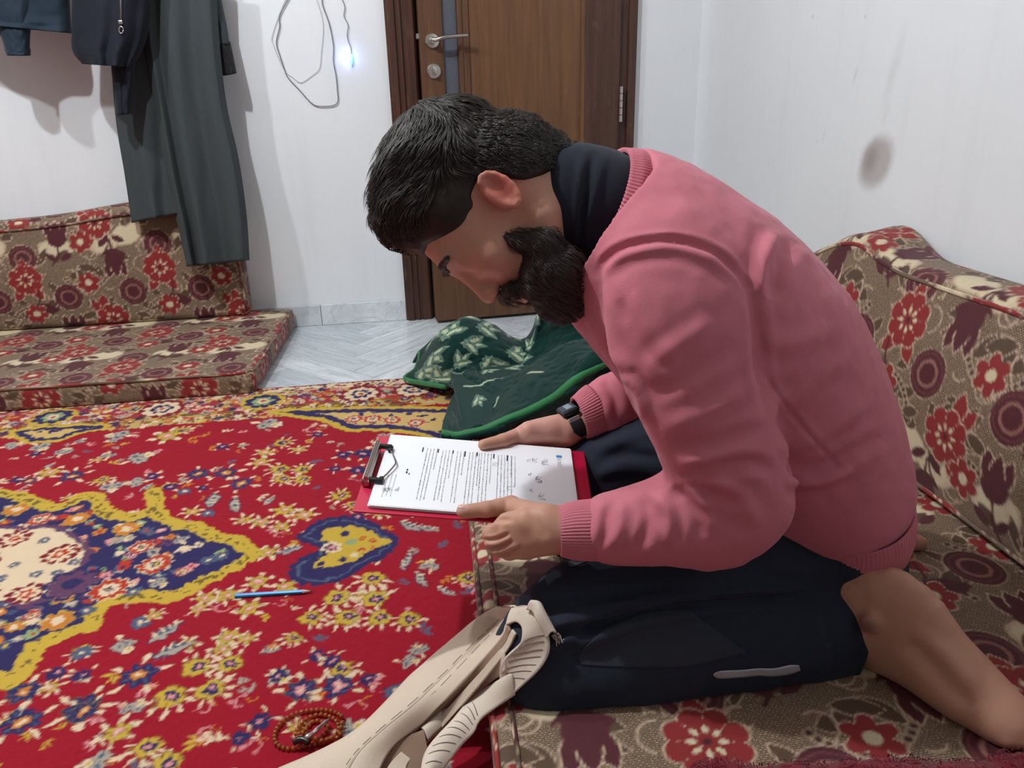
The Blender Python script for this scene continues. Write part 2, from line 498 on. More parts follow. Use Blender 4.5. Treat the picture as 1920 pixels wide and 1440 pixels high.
# herringbone marble planks where the floor shows
def marble(name, a, b, vein, scale):
    g = NT(name)
    oi = g.n('ShaderNodeObjectInfo')
    tc = g.n('ShaderNodeTexCoord'); mp = g.n('ShaderNodeMapping')
    g.t.links.new(tc.outputs['Object'], mp.inputs[0]); mp.inputs['Scale'].default_value = scale
    off = g.n('ShaderNodeVectorMath', operation='SCALE'); off.inputs[0].default_value = (37, 11, 5); g.t.links.new(oi.outputs['Random'], off.inputs['Scale'])
    ad = g.n('ShaderNodeVectorMath', operation='ADD'); g.t.links.new(mp.outputs[0], ad.inputs[0]); g.t.links.new(off.outputs[0], ad.inputs[1])
    n = g.noise(ad.outputs[0], 3.0, 6, .6, .8)
    c = g.mix(g.ramp(n, [(.38, 0), (.62, 1)]), a, b)
    c = g.mix(g.math('MULTIPLY', g.math('SUBTRACT', oi.outputs['Random'], .15), .75), c, lin(172, 180, 188))
    n2 = g.noise(ad.outputs[0], 2.2, 5, .6, 1.6)
    c = g.mix(g.ramp(n2, [(.485, 0), (.5, .45), (.515, 0)]), c, vein)
    g.base(c); g.p(Roughness=0.22, Specular_IOR_Level=0.4)
    return g.m
M_TILE = marble('grey_white_marble', lin(196, 202, 208), lin(228, 232, 236), lin(120, 128, 136), (1.6, 11, 1))
TW, TL = 0.104, 0.416
pm = MB().box((.0008, .0008, -.004), (TL-.0008, TW-.0008, 0.0), .0008)
tile0 = None
kx = math.sqrt(.5)
for i in range(-16, 22):
    for j in range(-14, 16):
        for kind in (0, 1):
            # classic herringbone in rotated lattice units of the plank width
            bx, by = i*TW + j*TW, -i*TW + j*TW   # staircase step
            bx, by = (i*TW + j*2*TL*.5), (i*TW - j*TL)
            lx, ly = (bx, by) if kind == 0 else (bx, by+TW)
            ang = 0 if kind == 0 else math.pi/2
            if kind == 1: lx = bx + TW; ly = by - (TL-TW) + 0*TW; lx = bx + TL + TW*0; ly = by - TL + TW
            wx = -.1 + (lx*kx - ly*kx); wy = 2.4 + (lx*kx + ly*kx)
            a2 = ang + math.pi/4
            cxp = wx + TL/2*math.cos(a2) - TW/2*math.sin(a2); cyp = wy + TL/2*math.sin(a2) + TW/2*math.cos(a2)
            if kind == 1:
                lx2 = bx+TL+TW; cx_, cy_ = bx+TL+TW/2, by-TL+TW+TL/2
                lx, ly = bx+TL+TW, by-TL+TW
                wx = -.1 + (lx*kx - ly*kx); wy = 2.4 + (lx*kx + ly*kx)
                cxp = -.1 + (cx_*kx - cy_*kx); cyp = 2.4 + (cx_*kx + cy_*kx)
            if not (-.85 < cxp < 1.2 and 2.05 < cyp < 3.2): continue
            if tile0 is None:
                tile0 = pm.build('marble_plank', M_TILE, floor); t = tile0
            else:
                t = bpy.data.objects.new('marble_plank', tile0.data); link(t, floor)
            t.location = (wx, wy, 0); t.rotation_euler = (0, 0, a2)

# marble skirting along the back wall, tile by tile
M_SKIRT = marble('white_marble_skirting', lin(214, 218, 222), lin(236, 239, 242), lin(150, 158, 166), (3, 3, 3))
base = tag(MB().box((XL, WY-.006, 0), (DX0, WY+.002, .082)).build('baseboard_back', simple('skirting_grout', lin(160, 162, 165), .8)), kind='structure')
xj = at(603, 595, y=WY-.014)[0]
edges = [DX0+.002, xj] + [xj-.4*k for k in range(1, 6)]
for x1, x0 in zip(edges[:-1], edges[1:]):
    MB().box((x0+.001, WY-.014, .0005), (x1-.001, WY-.004, .083), .0015).build('skirting_tile', M_SKIRT, base)

# ------------------------------------------------------------------ door
def wood(name, a, b, rough=.38, sc=(26, 26, 1.3), wear=0.0):
    g = NT(name); v = g.coord(scale=sc)
    n = g.noise(v, 1.6, 6, .6, .6)
    c = g.mix(g.ramp(n, [(.3, 0), (.7, 1)]), a, b)
    if wear:
        w = g.noise(g.coord(scale=(9, 9, 3)), 3.0, 5)
        c = g.mix(g.math('MULTIPLY', g.ramp(w, [(.6, 0), (.75, 1)]), wear), c, lin(150, 120, 92))
    g.base(c); g.p(Roughness=rough, Specular_IOR_Level=.35)
    g.bump(n, .12, .001)
    return g.m
M_WFRAME = wood('dark_brown_frame_wood', lin(62, 40, 33), lin(90, 60, 48), wear=.2)
M_WDOOR = wood('brown_door_wood', lin(82, 56, 40), lin(110, 76, 54), wear=.15)
M_WPANEL = wood('brown_door_panel_wood', lin(96, 65, 42), lin(120, 84, 56))
M_STEEL = simple('brushed_steel', lin(205, 200, 192), .28, 1.0, .05)
M_GREYSTRIP = simple('grey_inlay', lin(84, 88, 98), .45, 0, .08)
fr = tag(MB().box((DX0, WY-.02, 0), (DX0+.105, WY+.1, 2.1), .003).build('trim_1', M_WFRAME), kind='structure')
for x0, x1, d in ((.008, .034, .030), (.046, .056, .028), (.068, .10, .026)):
    MB().box((DX0+x0, WY-d, 0), (DX0+x1, WY-.015, 2.1), .003).build('moulding', M_WFRAME, fr)
MB().box((DX0+.105, WY+.02, 0), (DX0+.125, WY+.1, 2.1)).build('door_stop', M_WFRAME, fr)
fr2 = tag(MB().box((DX1-.075, WY-.02, 0), (DX1, WY+.1, 2.1), .003).build('trim_2', M_WFRAME), kind='structure')
MB().box((DX1-.035, WY-.030, 0), (DX1-.006, WY-.015, 2.1), .003).build('moulding', M_WFRAME, fr2)
tag(MB().box((DX0+.105, WY-.02, 2.0), (DX1-.075, WY+.1, 2.1), .003).build('trim_3', M_WFRAME), kind='structure')
# slab, hinged on the right, a little open towards the room
HX, HY = DX1-.07, WY-.035
DW = .742
door = empty('door_1', (HX, HY, 0), math.radians(4.6)); tag(door, kind='structure')
def dbox(name, x0, x1, y0, y1, z0, z1, mat, bev=.002):   # x measured from the latch edge
    return MB().box((x0-DW, y0, z0), (x1-DW, y1, z1), bev).build(name, mat, door)
dbox('stile', 0, .082, -.004, .036, .012, 2.0, M_WDOOR)
dbox('grey_inlay_strip', .082, .134, .006, .03, .26, 1.9, M_GREYSTRIP)
dbox('stile', .134, .175, -.004, .036, .26, 1.9, M_WDOOR)
dbox('panel_moulding', .134, .150, -.012, .0, .25, 1.9, M_WDOOR, .004)
dbox('door_panel', .175, .60, .002, .03, .26, 1.9, M_WPANEL)
dbox('panel_moulding', .590, .604, -.006, .006, .25, 1.9, M_WPANEL, .003)
dbox('stile', .60, DW, -.004, .036, .012, 2.0, M_WFRAME)
dbox('bottom_rail', .082, .60, -.004, .036, .012, .26, M_WDOOR)
dbox('top_rail', .082, .60, -.004, .036, 1.9, 2.0, M_WDOOR)
dbox('latch_bolt', -.010, .001, .006, .024, 1.035, 1.052, M_STEEL, .001)
rx = Matrix.Rotation(math.radians(90), 4, 'X')
def dlathe(name, x, z, prof, mat=M_STEEL, par=None):
    o = MB().lathe(prof, 28, Matrix.Translation((x-DW, -.004, z)) @ rx).build(name, mat, par or door)
    return autosmooth(o, 35)
hz, hx = 1.028, .043
ros = dlathe('handle_rosette', hx, hz, [(.001, 0), (.0255, 0), (.0255, .005), (.023, .009), (.012, .010), (.0105, .036), (.001, .036)])
pts = spline([(hx-.002, -.036, hz+.002), (hx+.012, -.046, hz+.002), (hx+.030, -.050, hz+.007), (hx+.065, -.050, hz+.011), (hx+.118, -.048, hz+.014)], 16)
b = MB().tube([(p[0]-DW, p[1], p[2]) for p in pts], [.0125]*3+[.0105]*10+[.0095]*3, 12, ell=.62)
autosmooth(b.build('handle_lever', M_STEEL, door), 50)
dlathe('lock_rosette', hx+.001, hz-.098, [(.001, 0), (.0255, 0), (.0255, .005), (.022, .009), (.001, .0095)])
b = MB().box((hx-.004-DW, -.03, hz-.112), (hx+.007-DW, -.013, hz-.084), .003)
autosmooth(b.build('thumb_turn', M_STEEL, door), 50)
hzc = .80
for k in range(5):
    z0 = hzc - .062 + k*.0255
    b = MB().lathe([(.001, z0), (.0072, z0+.0005), (.0072, z0+.0235), (.001, z0+.024)], 14, Matrix.Translation((.006, -.008, 0)))
    autosmooth(b.build('hinge_knuckle', M_STEEL, door))

# ------------------------------------------------------------------ carpet
CZ = 0.008
K = dict(red=lin(162, 24, 43), navy=lin(52, 46, 92), yel=lin(206, 172, 66), cream=lin(232, 206, 172), grey=lin(176, 166, 150), olive=lin(126, 104, 50), pink=lin(226, 150, 152), orange=lin(208, 128, 50), slate=lin(86, 98, 122), maroon=lin(132, 30, 44), purple=lin(104, 66, 96), green=lin(150, 168, 120), rust=lin(190, 60, 40))
def Z(x, y): return at(x/2.2326, 700+y/2.2326, z=CZ)[:2]
def zr(x, y, r):
    return r/2.2326*((at(x/2.2326, 700+y/2.2326, z=CZ)-CAM)@FWD)/F_PX
xs = np.unique(np.concatenate([np.arange(-2.3, -1.32, .02), np.arange(-1.32, .155, .0034), np.arange(.16, 1.0, .03)]))
ys = np.unique(np.concatenate([np.arange(.1, .76, .02), np.arange(.76, 1.35, .0031), np.arange(1.35, 2.355, .0042), [2.355]]))
GX, GY = np.meshgrid(xs, ys, indexing='ij')
cp = np.stack([GX.ravel(), GY.ravel()], -1)
class Sub(Paint):
    def __init__(s, k, c, r):
        s.k, s.i = k, k.near(c, r); s.p = k.p[s.i]; s.c = k.c[s.i]; s.P = None
    def done(s): s.k.c[s.i] = s.c
k = Paint(cp, K['red'], None, .0056, 95)
k.p += .0026*np.stack([vnoise(k.p, 330, 8), vnoise(k.p, 330, 9)], -1)
R_ = random.Random(3)
def sprig(c, r, kind, rot=None):
    s = Sub(k, c, r*2.3)
    if len(s.i) == 0: return
    rot = R_.uniform(0, 6.28) if rot is None else rot
    if kind in 'NP':
        for a in range(5):
            w = rot+a*1.256+.6; s.leaf((c[0]+1.35*r*math.cos(w), c[1]+1.35*r*math.sin(w)), r*.42, r*.17, w, K['cream'])
        s.flower(c, r, 7, K['navy'], rot, .42, K['olive'] if R_.random() < .5 else None, r*.06)
        for a in range(7):
            w = rot+a*6.283/7; s.ell((c[0]+.66*r*math.cos(w), c[1]+.66*r*math.sin(w)), r*.14, r*.06, w, K['slate'])
        s.flower(c, r*.42, 6, K['orange'] if kind == 'N' else K['pink'], rot, .35, None, 0, K['cream'], .35)
    elif kind == 'Y':
        for a in range(6):
            w = rot+a*.62-1.5; s.leaf((c[0]+1.4*r*math.cos(w), c[1]+1.4*r*math.sin(w)), r*.5, r*.17, w, K['cream'])
        s.flower(c, r, 6, K['yel'], rot, .3, K['olive'], r*.1)
        s.flower((c[0]+.12*r, c[1]), r*.58, 5, K['navy'], rot, .5)
        s.flower((c[0]+.1*r, c[1]), r*.24, 4, K['pink'], rot, .5)
    elif kind == 'G':
        for a in range(3):
            w = rot+a*2.1; q = (c[0]+.55*r*math.cos(w), c[1]+.55*r*math.sin(w))
            s.flower(q, r*.62, 6, K['grey'] if a else K['cream'], w, .4, K['navy'], r*.07, K['slate'] if a else K['yel'], .33)
        s.leaf((c[0]-1.3*r*math.cos(rot), c[1]-1.3*r*math.sin(rot)), r*.6, r*.2, rot, K['cream'])
    elif kind == 'C':
        for a in range(6):
            w = rot+a*1.05; s.leaf((c[0]+1.1*r*math.cos(w), c[1]+1.1*r*math.sin(w)), r*.5, r*.24, w, K['cream'])
        s.flower(c, r*.85, 6, K['yel'], rot, .35, K['olive'], r*.13)
        s.flower(c, r*.42, 5, K['pink'], rot, .4, K['olive'], r*.08, K['cream'], .4)
    elif kind == 'L':
        s.leaf(c, r*1.3, r*.42, rot, K['grey'], K['navy'], r*.12); s.leaf((c[0], c[1]+.2*r), r*1.1, r*.2, rot, K['slate'])
        for a in range(4): s.leaf((c[0]+r*(a-1.5)*.6*math.cos(rot), c[1]+r*(a-1.5)*.6*math.sin(rot)+.45*r), r*.35, r*.12, rot+1.2, K['cream'])
    elif kind == 'S':
        s.ring(c, r*.7, r*.09, K['pink'], rot, rot+4.2); s.ring((c[0]+r, c[1]+r*.4), r*.5, r*.08, K['orange'], rot+2, rot+5.5)
        s.leaf((c[0]-r, c[1]), r*.4, r*.12, rot, K['pink'])
    elif kind == 'n':
        s.flower(c, r, 6, K['navy'], rot, .45, None, 0, K['pink'], .25)
        for a in range(4):
            w = rot+a*1.5; s.leaf((c[0]+1.35*r*math.cos(w), c[1]+1.35*r*math.sin(w)), r*.4, r*.17, w, K['cream'])
    elif kind == 'b':
        s.flower(c, r, 7, K['slate'], rot, .4, K['navy'], r*.12, K['cream'], .3)
    elif kind == 'W':
        s.flower(c, r, 10, K['rust'], rot, .3, K['cream'], r*.1); s.flower(c, r*.62, 8, K['cream'], rot, .4); s.flower(c, r*.3, 5, K['navy'], rot, .3, None, 0, K['yel'], .4)
    elif kind == 'o':
        s.flower(c, r, 8, K['orange'], rot, .35, K['yel'], r*.12); s.flower(c, r*.5, 6, K['cream'], rot, .4)
    s.done()
# scattered small buds and tendrils over the red field
for _ in range(380):
    c = (R_.uniform(-1.3, .12), R_.uniform(.75, 2.08))
    s = Sub(k, c, .05); rr = R_.uniform(.006, .011); w = R_.uniform(0, 6.28)
    cl = K[R_.choice(['cream', 'pink', 'orange', 'yel', 'grey', 'slate'])]
    for a in range(3): s.leaf((c[0]+rr*1.5*math.cos(w+a*.7), c[1]+rr*1.5*math.sin(w+a*.7)), rr, rr*.36, w+a*.7, cl)
    s.done()
for _ in range(80):
    sprig((R_.uniform(-1.3, .12), R_.uniform(.76, 2.05)), R_.uniform(.012, .019), R_.choice('GCCLSnYG'))
L_ = '''S 520 1390 30;G 490 260 45;G 450 340 32;G 590 350 50;C 700 262 50;Y 760 240 30;G 60 300 35;G 170 310 40;G 270 325 35;N 120 450 30;C 210 415 42;N 300 430 50;G 470 475 45;G 560 455 40;n 640 430 30;n 715 475 34;N 830 420 48;N 945 415 48;N 1010 460 50;b 770 495 26;n 850 480 24;L 890 530 48;L 985 548 50;b 870 587 30;C 800 580 34;Y 1180 290 34;C 1090 372 38;Y 1172 402 36;Y 1270 402 34;Y 1185 442 34;Y 1272 442 34;C 1110 330 34;C 1250 318 30;n 1440 340 36;n 1520 335 44;n 1500 405 38;n 1405 400 28;G 1130 212 50;S 1310 235 40;Y 1430 512 38;Y 1480 548 30;Y 1590 578 36;C 1190 572 44;C 1275 592 42;C 1090 622 36;C 1020 612 34;C 1180 640 36;S 1175 675 26;C 1125 750 42;L 1210 740 44;C 1080 872 46;C 1190 895 44;C 860 940 42;C 955 930 44;C 1045 982 50;C 835 985 34;S 1180 960 28;Y 1560 858 48;Y 1410 937 52;Y 1572 942 54;Y 1300 1022 46;Y 1450 1022 52;Y 1592 1022 46;Y 1712 1026 46;L 1720 640 44;L 1790 650 36;L 1700 790 44;L 1760 865 46;G 1800 800 40;b 590 1042 40;L 690 1085 60;L 735 1152 64;b 340 1172 42;G 520 1142 48;C 650 1010 30;C 960 1102 44;C 1032 1112 36;C 930 1152 40;n 240 1256 42;n 340 1262 42;N 580 1262 78;Y 820 1232 56;Y 960 1218 52;Y 715 1352 64;Y 880 1322 60;N 95 1335 66;N 340 1402 78;n 1328 1182 38;n 1392 1204 42;n 1165 1270 40;P 1262 1322 66;P 1415 1308 66;G 1750 1152 34;G 1720 1205 36;S 1010 1372 44;S 1500 1390 44;S 1640 1330 30;b 1660 1330 50;G 570 1392 40;N 90 1460 80;N 345 1415 60;C 490 1500 60;Y 620 1565 60;n 1090 1455 50;n 1010 1525 42;S 870 1500 40;S 1060 1560 40;Y 700 1630 60;G 400 1630 60;L 1130 1160 30;S 860 1400 34;C 1240 1480 36'''
for e in L_.split(';'):
    q = e.split(); sprig(Z(float(q[1]), float(q[2])), zr(float(q[1]), float(q[2]), float(q[3])), q[0])
# central medallion: yellow scalloped edge round a navy ground
med = [(-500, 560), (-250, 470), (-120, 530), (0, 485), (120, 500), (240, 545), (330, 505), (430, 500), (470, 560), (540, 585), (610, 560), (600, 500), (680, 480), (690, 560), (760, 615), (850, 622), (930, 665), (1010, 678), (1060, 712), (1098, 752), (1050, 795), (960, 845), (880, 882), (790, 932), (700, 962), (560, 962), (450, 985), (430, 1050), (330, 1095), (190, 1150), (150, 1230), (40, 1330), (-150, 1310), (-500, 1330)]
med = spline([Z(*p) for p in med], 130, True)
sd = k.polysd(med) + .006*vnoise(k.p, 55, 21)
k.fill(sd, K['yel'])
k.fill(np.where((sd > -.03) & (sd < -.012), -(vnoise(k.p, 130, 31)-.25), 1), K['olive'])
k.fill(sd + .036 + .004*vnoise(k.p, 90, 23), K['navy'])
low = [Z(*p) for p in ((-300, 1150), (40, 1170), (150, 1150), (90, 1260), (-60, 1290), (-300, 1300))]
for _ in range(420):
    c = Z(R_.uniform(-250, 1080), R_.uniform(500, 1150))
    i = np.argmin(np.hypot(*(k.p - c).T))
    if sd[i] > -.05: continue
    s = Sub(k, c, .04); rr = R_.uniform(.007, .015)
    s.flower(c, rr, R_.choice([4, 5, 6]), K[R_.choice(['cream', 'purple', 'orange', 'green', 'pink', 'slate', 'rust', 'grey'])], R_.uniform(0, 6), .4, None, 0, K[R_.choice(['yel', 'cream', 'rust', 'navy'])], .35); s.done()
for e in 'o 70 570 48;W 165 612 44;o 320 610 46;o 530 652 52;W 590 728 50;W 650 800 70;W 455 905 76;o 240 1035 62;b 870 782 38;b 930 765 36;G 665 880 34;b 560 912 36;b 365 992 34;o 270 940 40;o 60 1060 40;W -60 1060 50;o -120 600 50;W 130 1010 30;G 760 700 30;W 760 830 28'.split(';'):
    q = e.split(); sprig(Z(float(q[1]), float(q[2])), zr(float(q[1]), float(q[2]), float(q[3])), q[0])
cen = spline([Z(*p) for p in ((-400, 720), (-120, 640), (60, 655), (200, 648), (290, 690), (360, 740), (330, 800), (240, 850), (215, 920), (120, 955), (0, 960), (-200, 980), (-400, 920))], 60, True)
sc_ = k.polysd(cen) + .008*vnoise(k.p, 60, 41)
k.fill(sc_ - .012, K['purple']); k.fill(sc_, K['cream'])
for x, y, r in ((255, 755, 78), (110, 920, 78), (60, 690, 70), (-90, 800, 90), (-60, 920, 60)):
    c = Z(x, y); r = zr(x, y, r); s = Sub(k, c, r*2)
    s.flower(c, r, 9, K['maroon'], .3, .35); s.flower(c, r*.72, 9, K['cream'], .1, .4); s.flower(c, r*.4, 5, K['rust'], 0, .4, None, 0, K['cream'], .4); s.done()
for x, y in ((150, 840), (60, 800), (20, 970), (240, 830), (180, 700), (310, 790), (0, 860)):
    sprig(Z(x, y), zr(x, y, 24), 'b')
c = Z(300, 880); s = Sub(k, c, .06); s.flower(c, .045, 8, K['purple'], 0, .4, K['navy'], .01, K['navy'], .4); s.done()
# navy palmette with a yellow heart
pal = spline([Z(*p) for p in ((1668, 703), (1610, 645), (1500, 600), (1370, 605), (1285, 650), (1245, 690), (1290, 715), (1330, 740), (1270, 770), (1205, 815), (1240, 880), (1360, 888), (1470, 850), (1540, 800), (1610, 770))], 60, True)
sp = k.polysd(pal) + .006*vnoise(k.p, 80, 51)
k.fill(sp, K['navy']); k.fill(np.abs(sp+.018)-.0022, K['slate'])
yel = spline([Z(*p) for p in ((1635, 705), (1570, 668), (1480, 640), (1380, 645), (1345, 690), (1390, 730), (1350, 770), (1300, 815), (1400, 805), (1480, 790), (1540, 745))], 44, True)
k.fill(k.polysd(yel) + .006*vnoise(k.p, 90, 53), K['yel'])
for x, y, r, cl, n in ((1390, 728, 44, 'cream', 6), (1390, 730, 26, 'purple', 5), (1395, 728, 14, 'pink', 4), (1470, 705, 26, 'green', 5), (1480, 760, 20, 'cream', 5), (1515, 690, 17, 'rust', 8), (1560, 700, 17, 'rust', 8), (1515, 738, 17, 'rust', 8), (1560, 730, 14, 'rust', 8), (1440, 670, 18, 'navy', 5), (1430, 780, 18, 'navy', 5), (1345, 800, 16, 'navy', 5)):
    c = Z(x, y); r = zr(x, y, r); s = Sub(k, c, .06); s.flower(c, r, n, K[cl], .4, .3, None, 0, K['yel'] if cl == 'rust' else None, .35); s.done()
# border at the far end
yb = 2.355 - k.p[:, 1] + .004*vnoise(k.p, 40, 61)
k.fill(np.where(yb < .245, -1, 1), K['cream'])
k.fill(np.where((yb > .05) & (yb < .17), -1, 1), lin(168, 52, 60))
k.fill(np.where((yb > .17) & (yb < .185), -1, 1), K['olive'])
k.fill(np.where((yb > .185) & (yb < .245), -1, 1), lin(200, 168, 104))
for _ in range(1500):
    c = (R_.uniform(-1.45, .2), 2.355-R_.uniform(.012, .24)); s = Sub(k, c, .03); d = 2.355-c[1]
    pool = ['navy', 'maroon', 'olive', 'red'] if d < .05 else (['yel', 'cream', 'navy', 'pink', 'rust', 'purple', 'orange', 'grey', 'cream'] if d < .17 else ['olive', 'rust', 'cream', 'yel', 'navy', 'maroon'])
    s.flower(c, R_.uniform(.007, .016) if d > .05 else R_.uniform(.005, .009), R_.choice([4, 5, 6]), K[R_.choice(pool)], R_.uniform(0, 6), .5, None, 0, K[R_.choice(pool)], .35); s.done()
for x, kind in ((-1.35, 'm'), (-1.02, 'm'), (-.72, 'w'), (-.43, 'm'), (-.14, 'w'), (.02, 'w')):
    c = (x, 2.355-.115); s = Sub(k, c, .12)
    s.flower(c, .068, 10, K['yel'] if kind == 'm' else K['maroon'], .2, .2); s.flower(c, .054, 9, K['navy'] if kind == 'm' else K['cream'], .1, .25)
    s.flower(c, .034, 6, K['green'] if kind == 'm' else K['navy'], .1, .4); s.flower(c, .02, 6, K['cream'], .1, .4, None, 0, K['rust'], .4); s.done()
# corner piece by the right mattress and a half piece on the left, yellow and navy scallops
for pl, w in ((((1150, 150), (1230, 185), (1340, 200), (1400, 225), (1460, 245), (1560, 240), (1680, 250), (1790, 275), (1870, 330), (1990, 330), (1990, 150)), .02), (((100, 290), (160, 290), (250, 285), (330, 255), (430, 235), (430, 210), (60, 235)), .014)):
    a = k.polysd(spline([Z(*p) for p in pl], 50, True)) + .005*vnoise(k.p, 70, 63)
    k.fill(a, K['yel']); k.fill(a+w, K['navy']); k.fill(a+2.2*w, lin(214, 180, 112))
    k.fill(np.where(a < -2.3*w, .35-vnoise(k.p, 60, 65), 1), K['navy'])
for x, y in ((1560, 190), (1640, 195), (1740, 205), (1480, 190)): sprig(Z(x, y), zr(x, y, 40), 'W')
k.fill(np.where((yb < .012), -1, 1), K['maroon'])
# the heel of the weave: vertices pushed down at the selvedge
cz = np.full(len(cp), CZ) + .0012*vnoise(cp, 9, 4) + .0006*vnoise(cp, 120, 6)
cz[cp[:, 1] > 2.352] = .001
V3 = np.concatenate([cp, cz[:, None]], 1)
n0, n1 = GX.shape; idx = np.arange(n0*n1).reshape(n0, n1)
Q = np.stack([idx[:-1, :-1], idx[1:, :-1], idx[1:, 1:], idx[:-1, 1:]], -1).reshape(-1, 4)
g = NT('woven_carpet')
a = g.n('ShaderNodeAttribute', attribute_name='paint'); v = g.coord()
n2 = g.noise(v, 900, 2); n1_ = g.noise(v, 14, 4)
c = g.mix(g.math('MULTIPLY', n2, .4), a.outputs['Color'], g.mix(1.0, a.outputs['Color'], (.55, .55, .55), blend='MULTIPLY'))
c = g.mix(g.math('MULTIPLY', n1_, .25), c, g.mix(1.0, c, (.7, .66, .66), blend='MULTIPLY'))
g.base(c); g.p(Roughness=.95, Sheen_Weight=.06, Specular_IOR_Level=.1)
g.bump(n2, .5, .002)
carpet = mesh('carpet', V3, Q, g.m, None, True, k.c)
tag(carpet, 'red Persian style carpet with a navy and yellow medallion spread on the floor', 'carpet')

# ------------------------------------------------------------------ floor seating
def piping(parent, pts, r=.0045, n=160, uv=0.0, mat=None):
    p = spline(pts, n)
    vs, fs = [], []
    b = MB().tube(p, r, 8)
    o = mesh('piping', b.v, b.f, mat or M_BROCADE, parent, True, None)
    L = np.concatenate([[0], np.cumsum(np.linalg.norm(np.diff(p, axis=0), axis=1))])
    uvp = np.stack([np.repeat(L, 8)+uv, np.tile(np.arange(8)*.003, n)+uv*.7+.03], -1)
    cc = brocade(uvp); cc[:, 3] = 0
    at_ = o.data.color_attributes.new('paint', 'FLOAT_COLOR', 'POINT'); at_.data.foreach_set('color', cc.astype(np.float32).ravel())
    return o
# left mattress along the back wall
lm = empty('floor_mattress', (-1.4, 2.68, 0), 0, 'thin floral brocade floor mattress lying along the wall under the hanging clothes', 'mattress')
LMX0, LMX1 = -2.35, -.44
def xf_lm(p):
    q = p.copy()
    y = 2.675 + p[:, 1]; x = (LMX0+LMX1)/2 + p[:, 0]
    x = x + np.where(p[:, 0] > 0, .06*(p[:, 1]+.04)*np.clip(p[:, 0]/.9, 0, 1), 0)
    z = .042 + p[:, 2]
    z = np.where(p[:, 2] > 0, z + .006*vnoise(p[:, :2], 4, 2) - .006*np.clip((.2-np.abs(p[:, 1]+.3))/.2, 0, 1)*0, z)
    z = np.where((p[:, 2] < 0) & (y < 2.38), np.maximum(z, .0105), z)
    return np.stack([x, y, np.maximum(z, .0012)], -1) - np.array([-1.4, 2.68, 0])
cushion('mattress_body', ((LMX1-LMX0)/2, .365, .041), .022, .0062, xf_lm, (.13, .05), lm)
hx_ = (LMX1-LMX0)/2
pl = lambda pts: xf_lm(np.array(pts, float))
piping(lm, pl([(-hx_, -.358, .036), (-.4, -.361, .036), (hx_-.2, -.361, .036), (hx_-.06, -.36, .036), (hx_-.02, -.352, .036), (hx_-.006, -.335, .036), (hx_-.003, -.29, .036), (hx_-.003, 0, .036), (hx_-.006, .35, .034)]), .0042, 220)
# left backrest standing on it against the wall
lb = empty('backrest_cushion', (-1.4, 2.98, .08), 0, 'floral brocade backrest cushion leaning on the wall behind the hanging clothes', 'cushion')
LBX1 = -.565
def xf_lb(p):
    hx2 = (LBX1-LMX0)/2
    xx = (LMX0+LBX1)/2 + p[:, 0]
    t = (p[:, 1]+.215)/.43
    top = .40 + .035*np.exp(-((xx+.86)/.22)**2) - .05*np.clip((xx+.72)/.16, 0, 1)**2 - .02*np.clip((-1.05-xx)/.5, 0, 1)
    z = .083 + t*top
    y = 2.985 - p[:, 2] + .02*t - .015*np.sin(np.pi*np.clip(t, 0, 1))*(p[:, 2] > 0) + .006*vnoise(np.stack([xx, z], -1), 5, 9)
    return np.stack([xx, np.minimum(y, WY-.003), z], -1) - np.array([-1.4, 2.98, .08])
cushion('cushion_body', ((LBX1-LMX0)/2, .215, .045), .028, .0062, xf_lb, (.05, .19), lb)
hx2 = (LBX1-LMX0)/2
piping(lb, xf_lb(np.array([(-hx2+.02+q_*(2*hx2-.06), .18, .0475) for q_ in np.linspace(0, 1, 24)] + [(hx2-.014, .165, .046), (hx2-.010, .13, .045), (hx2-.01, 0, .045), (hx2-.01, -.19, .045)])), .0042, 220, .1)
# right mattress, where the man kneels
rm = empty('floor_mattress', (.65, 1.3, .01), 0, 'thin floral brocade floor mattress the kneeling man sits on', 'mattress')
RX0, RX1, RY0, RY1 = .083, 1.195, .30, 2.28
def xf_rm(p):
    x = (RX0+RX1)/2 + p[:, 0]; y = (RY0+RY1)/2 + p[:, 1]
    x = x + np.where(p[:, 0] < 0, np.clip(-p[:, 0]/.5, 0, 1)*(.055*(y-1.0)+.008*vnoise(np.stack([y*0, y], -1), 4, 3)), 0)
    z = .0462 + p[:, 2]
    z = np.where(p[:, 2] > 0, z + .003*vnoise(np.stack([x, y], -1), 6, 2), z)
    return np.stack([x, y, z], -1) - np.array([.65, 1.3, .01])
hxr, hyr = (RX1-RX0)/2, (RY1-RY0)/2
cushion('mattress_body', (hxr, hyr, .0365), .02, .0035, xf_rm, (.02, .03), rm, hires=(1, -.74, .1, .0033))
piping(rm, xf_rm(np.array([(-hxr+.004, y, .031) for y in np.linspace(-hyr+.02, hyr-.02, 24)])), .0042, 240, .2)
piping(rm, xf_rm(np.array([(-hxr+.03, y, .0375) for y in np.linspace(-hyr+.02, hyr-.02, 24)])), .0035, 240, .31)
